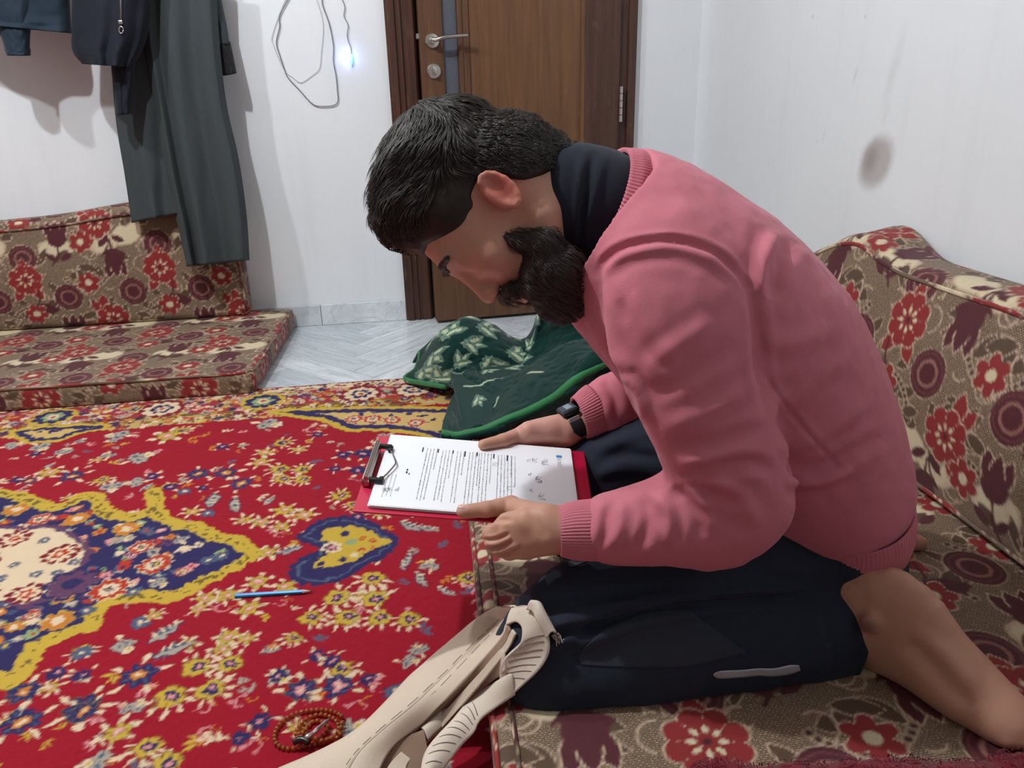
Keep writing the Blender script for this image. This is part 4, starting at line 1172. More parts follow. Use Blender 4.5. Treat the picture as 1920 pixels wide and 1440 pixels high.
# near hand
def pt(px, py, y): return at(px, py, y=y)
hn = Vol(*bounds([(pt(1110, 990, .86), 0, .02, .02), (onb(855, 955), 0, .02, .02), (pt(950, 1050, .94), 0, .02, .02)], pad=.03), .0021)
W0 = pt(1062, 994, .862)
hn.chain([pt(1130, 992, .85), pt(1085, 993, .857), W0, pt(1035, 994, .864)], [.024, .025, .026, .026], .01, .01)
mc = [pt(958, 985, .885), pt(962, 1003, .877), pt(972, 1019, .872), pt(986, 1030, .870)]
for q, r in zip(mc, (.0155, .0150, .0140, .0125)): hn.cone(W0, q, .020, r, .016)
hn.cone(pt(1030, 985, .868), pt(962, 1000, .885), .024, .018, .012)
FG = [[mc[0], pt(919, 1000, .895), pt(928, 1004, .926), pt(950, 1000, .948)],
      [mc[1], pt(924, 1017, .887), pt(936, 1018, .922), pt(962, 1010, .944)],
      [mc[2], pt(936, 1031, .882), pt(950, 1030, .916), pt(975, 1020, .936)],
      [mc[3], pt(956, 1038, .878), pt(968, 1037, .906), pt(990, 1028, .924)]]
for fg, r in zip(FG, (.0102, .0102, .0097, .0086)): hn.chain(fg, [r*1.18, r*1.05, r*.95, r*.85], .006, .003)
TH = [pt(1020, 972, .868), onb(958, 950, .006), onb(912, 955, .0095), onb(868, 959, .0085)]
hn.chain(TH, [.018, .0142, .0112, .0095], .012, .004)
hn.ell(TH[2]*.45+TH[1]*.55+bz_*.001, np.array([bx_, by_, bz_]), (.012, .0105, .011), .006)
hn.ell(TH[1], np.array([bx_, by_, bz_]), (.013, .012, .0135), .008)
hn.cone(pt(985, 975, .872), pt(950, 985, .886), .016, .0125, .012)
V, F = hn.net(1)
body_parts.append((strokes(V, F, [([(955, 972), (925, 975), (900, 972)], -.002, 5, None), ([(985, 960), (1010, 985), (1025, 1010)], -.0012, 10, None), ([(906, 1013), (930, 1011), (956, 1000)], -.0032, 3.6, None), ([(916, 1030), (938, 1026), (962, 1014)], -.0032, 3.6, None), ([(938, 1043), (956, 1037), (978, 1026)], -.0028, 3.6, None), ([(930, 990), (945, 978), (965, 972)], -.001, 5, None)]), F))
# far hand
hr = Vol(*bounds([(pt(1135, 790, 1.18), 0, .02, .02), (onb(895, 832), 0, .02, .02), (pt(960, 850, 1.2), 0, .02, .02)], pad=.03), .0023)
W1 = pt(1060, 806, 1.172)
hr.chain([pt(1130, 780, 1.185), pt(1095, 792, 1.178), W1], [.022, .0235, .0245], .01, .01)
im = [pt(985, 818, 1.165), pt(990, 826, 1.180), pt(998, 832, 1.192), pt(1008, 836, 1.2)]
for q, r in zip(im, (.0165, .0155, .0145, .013)): hr.cone(W1, q, .021, r, .014)
hr.cone(pt(1035, 802, 1.168), pt(992, 806, 1.160), .019, .015, .012)
for q, r in zip(im, (.0095, .0098, .0092, .0082)):
    e1 = q + np.array([-.028, -.008, -.014]); hr.chain([q, e1, e1 + np.array([-.012, -.032, -.004]), e1 + np.array([-.002, -.055, -.002])], [r*1.2, r, r*.92, r*.82], .008, .003)
hr.chain([pt(1030, 806, 1.163), onb(985, 812, .005), onb(943, 826, .008), onb(906, 834, .0075)], [.0165, .0140, .0110, .0088], .012, .004)
body_parts.append(hr.net(1))
# near foot, its top pressed on the mattress, toes towards us
def fsec(ax, ay, bx, by, w, dy=.016): return sec(ax, ay, bx, by, at(bx, by, z=.09)[1]+dy, w)
ft = [fsec(1582, 1118, 1592, 1238, .032, .03), fsec(1640, 1064, 1632, 1254, .035, .028), fsec(1700, 1085, 1672, 1274, .034, .024), fsec(1765, 1165, 1728, 1302, .036), fsec(1825, 1228, 1785, 1338, .039), fsec(1872, 1283, 1842, 1366, .040), fsec(1905, 1322, 1884, 1388, .038)]
fo = Vol(*bounds(ft, pad=.13), .0028)
fo.sweep(ft, .01, 3, kj=.008)
fo.ell(pt(1662, 1100, ft[1][0][1]), np.eye(3), (.033, .032, .028), .02)
fo.ell(pt(1628, 1170, ft[1][0][1]-.034), np.eye(3), (.013, .010, .013), .014)
for i in range(5):
    b0 = at(1888+4*i, 1386-13*i, z=.0965+.003*i); b1 = b0 + np.array([.027+.003*i, -.010, -.002])
    fo.chain([b0, b1, b1+np.array([.010, -.004, -.003])], [.0100+.0008*i, .0092+.001*i, .0085+.001*i], .005, .004)
fo.cone(pt(1540, 1180, .848), pt(1610, 1172, .838), .034, .036, .02)
fV, fF = fo.net(2)
fV = strokes(fV, fF, [([(1690, 1200), (1730, 1230), (1780, 1290), (1830, 1330)], -.004, 16, None), ([(1740, 1200), (1790, 1240), (1840, 1290)], .003, 16, None)])
fV[:, 2] = np.maximum(fV[:, 2], .0842)
body_parts.append((fV, fF))
# far foot tucked behind
ff = Vol((.58, 1.02, .07), (.98, 1.24, .26), .006)
ff.chain([(.62, 1.125, .14), (.68, 1.12, .15), (.75, 1.10, .125), (.84, 1.075, .104), (.885, 1.065, .098)], [.036, .036, .034, .024, .014], .01, .01)
body_parts.append(ff.net(1))
off, VV, FF = 0, [], []
for v, f in body_parts:
    VV.append(v); FF.append(f+off); off += len(v)
VV = np.concatenate(VV); FF = np.concatenate(FF)
sk = np.tile(np.append(lin(198, 150, 128), 1.0), (len(VV), 1))
def blush(c, r, col, amt):
    w = (amt*np.exp(-(((VV-np.array(c))/np.array(r))**2).sum(1)))[:, None]
    sk[:, :3] = sk[:, :3]*(1-w) + col*w
blush(H(.002, -.008, .085), .032, lin(196, 92, 84), .8)
blush(H(-.02, .07, .05), .03, lin(196, 122, 108), .4)
blush(pt(1626, 1172, ft[1][0][1]-.04), .014, lin(96, 48, 42), .8)
blush(pt(1745, 1180, .78), .028, lin(222, 160, 150), .6); blush(pt(1880, 1310, .70), .04, lin(206, 132, 122), .6)  # sole edge paler, the light on it put into the skin colour; toes pinker
blush(pt(1010, 800, 1.16), .06, lin(214, 160, 152), .7)
blush(TH[3]+bz_*.009-bx_*.0005, (.007, .007, .007), lin(226, 182, 172), .9)
for fg in FG: blush(fg[0], .012, lin(206, 148, 122), .5)
g = NT('skin')
a = g.n('ShaderNodeAttribute', attribute_name='paint'); v = g.coord()
n = g.noise(v, 60, 4)
g.base(g.mix(g.math('MULTIPLY', n, .4), a.outputs['Color'], g.mix(1.0, a.outputs['Color'], (.8, .72, .68), blend='MULTIPLY')))
g.p(Roughness=.52, Subsurface_Weight=.12, Subsurface_Scale=.01, Specular_IOR_Level=.35)
g.b.inputs['Subsurface Radius'].default_value = (1.0, .35, .2)
g.bump(g.math('ADD', g.noise(v, 500, 2), n), .15, .001)
body = kid(mesh('body', VV, FF, g.m, None, True, sk))
# thumb nail and eyebrows
nl = Vol(TH[3]-.03, TH[3]+.03, .0011)
nl.ell(TH[3]+bz_*.0072-bx_*.001, np.array([bx_, by_, bz_]), (.0072, .0058, .0028), .001)
V, F = nl.net(1); kid(mesh('thumbnail', V, F, simple('nail', lin(222, 178, 166), .3), None), person)

# ---- hair and beard
M_HAIR = NT('dark_brown_hair')
hn_ = M_HAIR.noise(M_HAIR.coord(), 120, 3)
M_HAIR.base(M_HAIR.mix(hn_, lin(30, 24, 21), lin(52, 42, 36))); M_HAIR.p(Roughness=.5, Specular_IOR_Level=.3); M_HAIR = M_HAIR.m
M_BEARD = simple('dark_brown_beard_hair', lin(44, 31, 26), .55, 0, .2)
hv = Vol(HO-.26, HO+.26, .0034)
hv.ell(H(.064, -.010), HA, (.095, .100, .083), .01)
hv.ell(H(.112, .036), HA, (.036, .050, .060), .03)
hv.ell(H(.108, .058), HA, (.032, .032, .052), .02)
hv.ell(H(.095, -.03), HA, (.068, .078, .078), .02)
hv.cone(H(.0, -.075), H(-.045, -.078), .05, .036, .03)
hv.ell(H(.012, -.04), HA, (.075, .066, .0805), .02)
hv.ell(H(.062, .03), HA, (.05, .05, .0765), .02)
G = hv.pts(np.zeros(3, int), hv.n); q = (G-HO.astype(np.float32)); U_, F_, L_2 = q@hu, q@hf, q@hl
umin = np.interp(F_, [-.14, -.11, -.06, -.03, -.015, .012, .02, .034, .045, .055, .08, .12], [-.074, -.072, -.052, -.018, .030, .032, .018, -.004, .006, .030, .066, .076])
umin = umin + np.clip(np.abs(L_2)-.06, 0, 1)*0
# combed locks: ridges running along the flow from the crown to the forehead
ang = np.arctan2(F_+.02, U_-.02)
rid = vnoise(np.stack([ang*3.2, L_2*42, U_*14], -1), 1.0, 91)*.5 + vnoise(np.stack([ang*7, L_2*85+2*np.sin(ang*3), F_*30], -1), 1.0, 92)*.35
topm = np.clip((U_-.03)/.06, 0, 1)
hv.d = hv.d - (.0075*rid*topm + .001*vnoise(G, 120, 5)).astype(np.float32)
cut = (umin-U_)*.8
kk = .008; hh = np.maximum(kk-np.abs(hv.d-cut), 0)/kk
hv.d = (np.maximum(hv.d, cut) + hh*hh*kk*.25).astype(np.float32)
HV, HF_ = hv.net(2)
HN = normals(HV, HF_)
def strands(V, N, count, flow, length, wid, lift, seed, mask=None, wav=.004, seg=6, tag_=None):
    r = np.random.default_rng(seed)
    I = np.nonzero(mask)[0] if mask is not None else np.arange(len(V))
    I = r.choice(I, count)
    p = V[I].copy(); nrm_ = N[I]; L = length(p, r)
    d = flow(p); ph = r.uniform(0, 6.28, count); k_ = r.uniform(60, 140, count)
    P = []
    side = np.cross(nrm_, d); side /= np.linalg.norm(side, axis=1, keepdims=True)+1e-9
    cl = vnoise(p, 70, 17)*1.5
    for i in range(seg):
        t = i/(seg-1)
        hgt = lift*np.sin(np.pi*min(t*.9+.08, 1))*(1+.6*r.uniform(-1, 1, count)*0)
        w = wav*np.sin(k_*L*t + ph*.3 + cl*4)*t
        P.append(p + nrm_*(hgt*(.4+.8*np.abs(cl)))[:, None] + side*w[:, None])
        dd = flow(p); dd = dd - nrm_*(dd*nrm_).sum(1, keepdims=True)*.75
        p = p + dd*(L/(seg-1))[:, None]
    P = np.stack(P, 1)                                   # count, seg, 3
    T = np.gradient(P, axis=1); T /= np.linalg.norm(T, axis=2, keepdims=True)+1e-9
    B = np.cross(T, nrm_[:, None, :]); B /= np.linalg.norm(B, axis=2, keepdims=True)+1e-9
    A = np.cross(B, T)
    ww = wid*np.sin(np.pi*(np.linspace(0, 1, seg)*.82+.12))[None, :, None]
    rings = np.stack([P + B*ww, P + A*ww*.8, P - B*ww], 2)   # count, seg, 3, 3
    vs = rings.reshape(-1, 3); idx = np.arange(len(vs)).reshape(count, seg, 3)
    fs = []
    for j in range(2):
        fs.append(np.stack([idx[:, :-1, j], idx[:, :-1, j+1], idx[:, 1:, j+1], idx[:, 1:, j]], -1).reshape(-1, 4))
    return vs, np.concatenate(fs)
def hflow(p):
    q = p-HO; u = q@hu; f = q@hf
    # around the crown forwards, down at the back and sides
    t = np.clip((u-.045)/.05, 0, 1)*np.clip((f+.10)/.05, 0, 1)
    up = .55*np.sin(f*26+1.0)
    d = t[:, None]*(hf[None]*1.0 + hu[None]*(up-.25*np.clip((f-.06)*25, 0, 1.6))[:, None]) + (1-t)[:, None]*(-hu*.95 - hf*.12)[None]
    d = d + .35*hl[None]*vnoise(p, 22, 33)[:, None]
    return d/np.linalg.norm(d, axis=1, keepdims=True)
def hlen(p, r):
    u = (p-HO)@hu; f = (p-HO)@hf; return np.clip(.010+.33*np.clip(u-.03, 0, .12), .009, .046)*np.clip(1-(f-.02)*11, .28, 1)*r.uniform(.7, 1.2, len(p))
out = ((HV-HO)@hu > np.interp((HV-HO)@hf, [-.14, -.11, -.06, -.03, -.015, .012, .02, .034, .045, .055, .08, .12], [-.062, -.06, -.04, -.004, .042, .044, .028, .008, .018, .048, .082, .09]))
hq = HV-HO
out &= ~((hq@hf > -.005) & (hq@hf < .075) & (hq@hu < .075)) & ~((hq@hf > .085) & (hq@hu < .095))
sv, sf = strands(HV, HN, 9000, hflow, hlen, .0007, .0045, 11, out)
hairV = np.concatenate([HV, sv]); hairF = np.concatenate([HF_, sf+len(HV)])
kid(mesh('hair', hairV, hairF, M_HAIR))
bv = Vol(HO-.2, HO+.2, .0034)
for sgn in (-1, 1):
    bv.chain([H(-.022, .040, .058*sgn), H(-.04, .038, .058*sgn), H(-.066, .028, .056*sgn), H(-.10, .048, .042*sgn), H(-.118, .070, .015*sgn)], [.005, .009, .016, .025, .028], .01, .012)
    bv.chain([H(-.042, .099, .006*sgn), H(-.052, .092, .026*sgn), H(-.075, .078, .034*sgn), H(-.1, .072, .026*sgn)], [.0065, .0075, .012, .018], .01, .01)
    bv.ell(H(-.08, .052, .04*sgn), HA, (.03, .03, .022), .02)
bv.cone(H(-.105, .078), H(-.126, .066), .026, .022, .02)
G = bv.pts(np.zeros(3, int), bv.n); bv.d = bv.d - (.0022*vnoise(G, 75, 7)+.0015*vnoise(G, 160, 8)).astype(np.float32)
BV_, BF_ = bv.net(1); BN = normals(BV_, BF_)
def bflow(p):
    d = (-hu*.8 + hf*.25)[None] + .5*hl[None]*vnoise(p, 40, 3)[:, None] + .3*hf[None]*vnoise(p, 40, 4)[:, None]
    return d/np.linalg.norm(d, axis=1, keepdims=True)
sv, sf = strands(BV_, BN, 5000, bflow, lambda p, r: r.uniform(.008, .02, len(p)), .0005, .004, 12, None, .002)
kid(mesh('beard', np.concatenate([BV_, sv]), np.concatenate([BF_, sf+len(BV_)]), M_BEARD))
for sgn in (-1, 1):
    eb = Vol(H(.035, .09, .03*sgn)-.05, H(.035, .09, .03*sgn)+.05, .002)
    eb.chain([H(.034, .0985, .012*sgn), H(.040, .0975, .03*sgn), H(.035, .088, .05*sgn)], [.0045, .0052, .0035], .004, .003)
    V, F = eb.net(1); kid(mesh('eyebrow', V + normals(V, F)*(.0012*vnoise(V, 300, 3))[:, None], F, M_BEARD))

# ------------------------------------------------------------------ wristwatch on the far wrist
wc = pt(1074, 797, 1.175); wt = nrm(pt(1110, 778, 1.182) - pt(1050, 806, 1.170))
watch = empty('wristwatch', wc, 0, 'black digital wristwatch with a resin strap on the wrist below the pink cuff', 'watch')
wn = nrm(-.55*RGT + .75*UPV - .35*FWD); wn = nrm(wn - wt*(wn@wt)); wb_ = np.cross(wt, wn)
M_RESIN = simple('black_resin', lin(28, 29, 33), .45); M_GREYP = simple('grey_watch_face', lin(66, 76, 88), .35); M_LCD = simple('pale_lcd', lin(140, 152, 160), .3)
def place(o, par): o.location = Vector(o.location) - Vector(par.location); o.parent = par; return o
ss = [(wc + wt*q, wn, .0265, .029) for q in (-.011, 0, .011)]
place(rib_tube('strap', ss, M_RESIN, None, 40, .0, k=64, thick=.003), watch)
Mw = Matrix([[wt[i], wb_[i], wn[i], (wc+wn*.024)[i]] for i in range(3)] + [[0, 0, 0, 1]])
place(autosmooth(MB().box((-.016, -.018, 0), (.016, .018, .0095), .004, Mw).build('case', M_RESIN)), watch)
place(MB().box((-.013, -.0145, .0092), (.013, .0145, .0105), .001, Mw).build('face', M_GREYP), watch)
place(MB().box((-.004, -.011, .0102), (.007, .011, .0112), .0005, Mw).build('display', M_LCD), watch)
for q in (-.01, .006): place(MB().box((q, -.0195, .003), (q+.004, -.0175, .006), .0005, Mw).build('button', M_STEEL), watch)
place(MB().box((-.0115, .019, -.012), (.0115, .0235, -.002), .002, Mw).build('strap_loop', M_STEEL), watch)

# ------------------------------------------------------------------ clipboard
cb = empty('clipboard', brd(.15, .1), 0, 'red clipboard with a chrome clip and printed A4 sheets in the man\'s hands', 'clipboard')
M_RED = simple('red_board_vinyl', lin(196, 20, 62), .38, 0, .05); M_PAPER = simple('white_paper', lin(243, 245, 249), .6, 0, .01, 8)
M_INK = simple('black_ink', lin(136, 138, 146), .7, 0, .2); M_INKB = simple('bold_black_ink', lin(40, 40, 46), .7); M_BLUE = simple('blue_print', lin(60, 140, 205), .6)
M_PEN = simple('pen_ink', lin(120, 122, 132), .7)
MBd = Matrix([[bx_[i], by_[i], bz_[i], PA[i]] for i in range(3)] + [[0, 0, 0, 1]])
place(autosmooth(MB().box((-.020, -.010, -.0095), (.322, .218, -.0062), .0015, MBd).build('board', M_RED)), cb)
rs = random.Random(5)
for i in range(6):
    z = -.006+i*.00095; dx, dy = rs.uniform(-.002, .002), rs.uniform(-.0025, .0015)
    place(MB().box((dx+.001, dy, z), (.297+dx, .212+dy, z+.0008), 0, MBd).build('sheet', M_PAPER), cb)
place(MB().box((0, 0, -.0004), (.297, .212, 0.0), 0, MBd).build('top_sheet', M_PAPER), cb)
def inv(px, py):
    p = onb(px, py)-PA; return p@bx_, p@by_
def ink(name, rects, mat):
    b = MB()
    for (s0, s1, t0, t1) in rects:
        b.add([brd(s0, t0, .00025), brd(s1, t0, .00025), brd(s1, t1, .00025), brd(s0, t1, .00025)], [(0, 1, 2, 3)])
    return place(b.build(name, mat), cb)
def c2(x, y): return inv(660+x/4, 760+y/4)
body_r, bold_r = [], []
for (x, y, n, l) in ((565, 322, 4, .150), (680, 335, 4, .148), (790, 345, 3, .150), (880, 352, 4, .155), (970, 360, 4, .150), (1095, 372, 5, .145), (1195, 382, 2, .14)):
    s0, t0 = c2(x, y)
    t0 = min(t0, .186)
    bold_r.append((s0-.0075, s0-.0055, t0-rs.uniform(.008, .02), t0+.002))
    for i in range(n):
        s = s0 + i*.0052; t = t0; end = t0-l*(1 if i < n-1 else rs.uniform(.3, .8))
        while t > end:
            w = rs.uniform(.0025, .008); b0, b1 = rs.uniform(0, .0005), rs.uniform(.0009, .0016)
            body_r.append((s+b0, s+b1, t-w, t)); t -= w+.0012
s0, t0 = c2(405, 500)
bold_r += [(s0, s0+.0025, t0-.004, t0+.002), (s0, s0+.0025, t0+.004, t0+.009), (s0+.0045, s0+.006, t0-.008, t0-.002)]
for i in range(3):   # faint address lines by the clip
    s0, t0 = c2(270+i*30, 520)
    t = t0
    while t > t0-.06:
        w = rs.uniform(.002, .006); body_r.append((s0, s0+.0009, t-w, t)); t -= w+.002
s0, t0 = c2(330, 610); body_r += [(s0+.002*i, s0+.002*i+.001, t0-.012, t0-.012+rs.uniform(.004, .014)) for i in range(3)]
tag(ink('printed_lines', body_r, M_INK), kind='stuff'); tag(ink('printed_headings', bold_r, M_INKB), kind='stuff')
s0, t0 = c2(1553, 386); ink('blue_square_mark', [(s0-.0045, s0+.0045, t0-.0035, t0+.0045)], M_BLUE)
lt = []
for i, wdt in enumerate((.0035, .0012, .004, .0035, .0012)):
    t = t0-.0075-i*.0058; lt += [(s0-.003, s0+.003, t-.0008, t), (s0-.003, s0-.002, t-wdt*.7, t), (s0+.002 if i % 2 else s0, s0+.003 if i % 2 else s0+.001, t-wdt*.7, t)]
tag(ink('printed_logo_letters', lt, M_INKB), kind='stuff')
# handwriting and the star stamp
pw = MB()
for (x, y, n, sz) in ((1445, 430, 3, .012), (1370, 415, 2, .010), (1328, 415, 1, .008), (1400, 560, 4, .012), (1335, 520, 2, .006), (1345, 640, 2, .006), (1425, 690, 2, .012), (1080, 440, 1, .012), (1195, 620, 1, .014)):
    s0, t0 = c2(x, y)
    for i in range(n):
        a = rs.uniform(0, 3); p = [brd(s0+sz*.4*math.sin(a+u*5+i), t0+sz*(u-.5)*1.4+sz*.2*math.sin(u*14+i), .0003) for u in np.linspace(0, 1, 14)]
        pw.tube(p, .00022, 4)
tag(place(pw.build('handwriting', M_PEN), cb), kind='stuff')
st = MB(); s0, t0 = c2(262, 632)
for i in range(9):
    w = i*6.283/9; p = [brd(s0+.002*math.cos(w+.3), t0+.002*math.sin(w+.3), .0003), brd(s0+.007*math.cos(w), t0+.009*math.sin(w), .0003), brd(s0+.002*math.cos(w-.3), t0+.002*math.sin(w-.3), .0003)]
    st.tube(p, .00025, 4)
place(st.build('star_stamp', M_PEN), cb)
# chrome clip
M_CHROME = simple('clip_chrome', lin(170, 160, 150), .22, 1.0, .05); M_RUB = simple('black_rubber', lin(26, 26, 28), .55)
s0, t0 = inv(686, 905); s1, t1 = inv(716, 843)
cs = -.012
place(autosmooth(MB().box((cs-.007, t0-.004, -.006), (cs+.005, t1+.004, .009), .003, MBd).build('clip_plate', M_CHROME)), cb)
place(autosmooth(MB().tube([brd(cs, t0-.005, .010), brd(cs, t1+.005, .010)], .0035, 12).build('clip_hinge', M_CHROME)), cb)
tn_, tf_ = t0+.001, t1+.002
for t in (tn_, tf_):
    e = 1 if t == tn_ else -1
    b = MB().box((cs+.002, t-.0035, .0015), (cs+.022, t+.0035, .0085), .0015, MBd); b.box((cs+.017, t-.0035 if e > 0 else t-.012, .0005), (cs+.024, t+.012 if e > 0 else t+.0035, .006), .0015, MBd)
    place(autosmooth(b.build('rubber_tip', M_RUB)), cb)
wire = spline([brd(cs+.021, tn_+.008, .004), brd(cs+.027, tn_+.024, .004), brd(cs+.034, (tn_+tf_)/2-.004, .005), brd(cs+.034, (tn_+tf_)/2+.006, .005), brd(cs+.027, tf_-.024, .004), brd(cs+.021, tf_-.008, .004)], 30)
place(autosmooth(MB().tube(wire, .0013, 8).build('clip_wire', M_CHROME)), cb)

# ------------------------------------------------------------------ green blanket heaped on the far end of the right mattress
rows = [[(775, 690, 2.45), (860, 660, 2.5), (930, 650, 2.5), (990, 640, 2.5), (1040, 620, 2.5), (1110, 610, 2.45), (1200, 610, 2.4)],
        [(786, 662, 2.36), (862, 600, 2.30), (925, 622, 2.30), (990, 648, 2.28), (1024, 563, 2.22), (1072, 586, 2.2), (1180, 590, 2.15)],
        [(779, 692, 2.33), (838, 650, 2.18), (910, 655, 2.18), (985, 680, 2.18), (1012, 640, 2.2), (1080, 615, 2.12), (1180, 610, 2.1)],
        [(760, 712, 2.31), (845, 720, 2.14), (884, 700, 2.12), (935, 724, 2.12), (1000, 692, 2.1), (1080, 642, 2.08), (1180, 630, 2.05)],
        [(846, 726, 2.09), (872, 737, 2.04), (900, 722, 2.02), (940, 712, 2.01), (1010, 678, 1.99), (1085, 638, 1.97), (1180, 640, 1.95)],
        [(838, 770, 1.88), (870, 768, 1.86), (910, 758, 1.85), (960, 742, 1.85), (1020, 712, 1.85), (1090, 672, 1.86), (1190, 650, 1.86)],
        [(827, 812, 1.70), (860, 814, 1.695), (905, 804, 1.70), (960, 786, 1.71), (1030, 752, 1.74), (1095, 702, 1.8), (1180, 655, 1.84)],
        [(842, 806, 1.735), (868, 812, 1.72), (912, 806, 1.725), (966, 792, 1.735), (1036, 762, 1.77), (1100, 715, 1.83), (1180, 665, 1.87)]]
CT = np.array([[at(a, b, y=y) for a, b, y in r] for r in rows])
CT[7][:, 2] = np.maximum(CT[7][:, 2]-.035, .09); CT[0][:, 2] = .02
NR, NC = 300, 220
tmp = np.stack([spline(CT[:, j], NR) for j in range(CT.shape[1])], 1)
S = np.stack([spline(tmp[i], NC) for i in range(NR)], 0)
uu, vv = np.meshgrid(np.linspace(0, 1, NR), np.linspace(0, 1, NC), indexing='ij')
G2 = np.stack([uu*1.0, vv*.7], -1)
dn = np.cross(np.gradient(S, axis=0), np.gradient(S, axis=1)); dn /= np.linalg.norm(dn, axis=2, keepdims=True)+1e-9
dn *= np.sign(dn[..., 2:3])
fold = .02*vnoise(G2*np.array([.7, 2.2]), 5, 12)*np.clip((uu-.5)*6, 0, 1) + .022*vnoise(G2*np.array([1, 1.6]), 6, 2) + .010*vnoise(G2, 14, 4) + .003*vnoise(G2, 60, 5)
edge = np.clip(np.minimum(np.minimum(vv, 1-vv)*8, (6/7.-uu).__abs__()*12), 0, 1)
S = S + dn*(fold*(.25+.75*edge))[..., None]
onm = (S[..., 0] > .135) & (S[..., 1] < 2.29)
S[..., 2] = np.maximum(S[..., 2], np.where(onm, .090, .012))
Vg = S.reshape(-1, 3); idx = np.arange(NR*NC).reshape(NR, NC)
Q = np.stack([idx[:-1, :-1], idx[:-1, 1:], idx[1:, 1:], idx[1:, :-1]], -1).reshape(-1, 4)
kb = Paint(G2.reshape(-1, 2), lin(10, 54, 48), None, .003, 60)
gr, cr = lin(120, 146, 132), lin(202, 214, 176)
RB = random.Random(14)
def sprayleaf(c, l, w, rot):
    l *= 1.25; w *= 1.35; kb.leaf(c, l, w, rot, gr); kb.leaf(c, l*.92, w*.8, rot, lin(74, 112, 98))
    for q in (-.6, -.2, .2, .6): kb.leaf((c[0]+q*l*.6*math.cos(rot), c[1]+q*l*.6*math.sin(rot)), l*.24, w*.3, rot+.9, cr)
    kb.leaf(c, l*.95, w*.12, rot, cr)
for c in ((.17, .06), (.15, .13), (.20, .20), (.24, .11), (.30, .07), (.36, .05), (.40, .09), (.27, .30), (.33, .26), (.22, .36), (.17, .43), (.12, .50), (.33, .40), (.42, .30), (.50, .58), (.57, .62), (.13, .28), (.36, .16), (.10, .16), (.08, .36), (.28, .18), (.40, .38), (.66, .18), (.46, .06)):
    r0 = RB.uniform(0, 3)
    for a in (0, .9, -.9): sprayleaf((c[0]+.018*math.cos(r0+a), c[1]+.018*math.sin(r0+a)), .032, .012, r0+a)
for pl_ in (([(.60, .10), (.58, .25), (.56, .38), (.555, .46)]), ([(.66, .43), (.70, .47)]), ([(.72, .27), (.68, .30)]), ([(.47, .43), (.45, .50)]), ([(.44, .13), (.43, .20)])):
    kb.line(pl_, .0055, gr); kb.line(pl_, .003, cr)
def fleece_mat(name, attr=True, c=None, sheen=.2):
    g = NT(name); v = g.coord(); n = g.noise(v, 500, 3); n1 = g.noise(v, 40, 3)
    src = g.n('ShaderNodeAttribute', attribute_name='paint').outputs['Color'] if attr else None
    if src is None:
        rgb = g.n('ShaderNodeRGB'); rgb.outputs[0].default_value = tuple(c)+(1,); src = rgb.outputs[0]
    g.base(g.mix(g.math('ADD', g.math('MULTIPLY', n, .35), g.math('MULTIPLY', n1, .35)), src, g.mix(1.0, src, (.45, .45, .45), blend='MULTIPLY')))
    g.p(Roughness=.95, Sheen_Weight=sheen, Specular_IOR_Level=.1); g.bump(n, .6, .002)
    return g.m
bl = empty('blanket', (.35, 2.05, .09), 0, 'crumpled dark green fleece blanket with pale leaf pattern and bright green binding', 'blanket')
o = mesh('fleece', Vg, Q, fleece_mat('green_fleece'), None, True, kb.c)
md = o.modifiers.new('thickness', 'SOLIDIFY'); md.thickness = .006; md.offset = -1
place(o, bl)
M_BIND = simple('bright_green_binding', lin(14, 112, 54), .6, 0, .15, 60, .3, 300, .3)
i6 = int(round(NR*6/7.))-2
place(MB().tube(S[i6, ::6], .011, 10).build('binding', M_BIND, None, True), bl)
place(MB().tube(S[int(NR*.12):int(NR*.46):4, 1], .008, 10).build('binding', M_BIND, None, True), bl)
i3 = int(round(NR*3/7.))+4
place(MB().tube(S[i3, :34:3]+np.array([0, -.006, .0]), .008, 10).build('binding', M_BIND, None, True), bl)
i1 = int(round(NR*1/7.))
place(MB().tube(S[i1-22:i1+16:3, int(NC*.655)], .009, 10).build('binding', M_BIND, None, True), bl)

# ------------------------------------------------------------------ elastic back brace by the knee
br = empty('elastic_brace', at(800, 1300, z=.05), 0, 'beige elastic back brace with ribbed straps lying beside the knee', 'brace')
M_BEIGE = cloth_mat('beige_elastic', lin(216, 198, 178), .08, .85, 700, .15); M_BEIGE2 = cloth_mat('ribbed_beige_elastic', lin(220, 206, 190), .06, .85, 700, .15)
M_TAUPE = cloth_mat('taupe_inner_shade', lin(150, 124, 106), .1, .9, 700, .1); M_STITCH = simple('grey_stitching', lin(120, 104, 96), .8)  # taupe is the beige darkened for the shade inside the brace
def lay(px, py, z, lift=.006):
    p = at(px, py, z=z); v = nrm(FWD + RGT*(px-960)/F_PX - UPV*(py-720)/F_PX)
    h = BV.ray_cast(Vector(CAM), Vector(v))
    if h[0] is not None and h[3] < np.linalg.norm(p-CAM)+lift: p = CAM + v*(h[3]-lift)
    return p
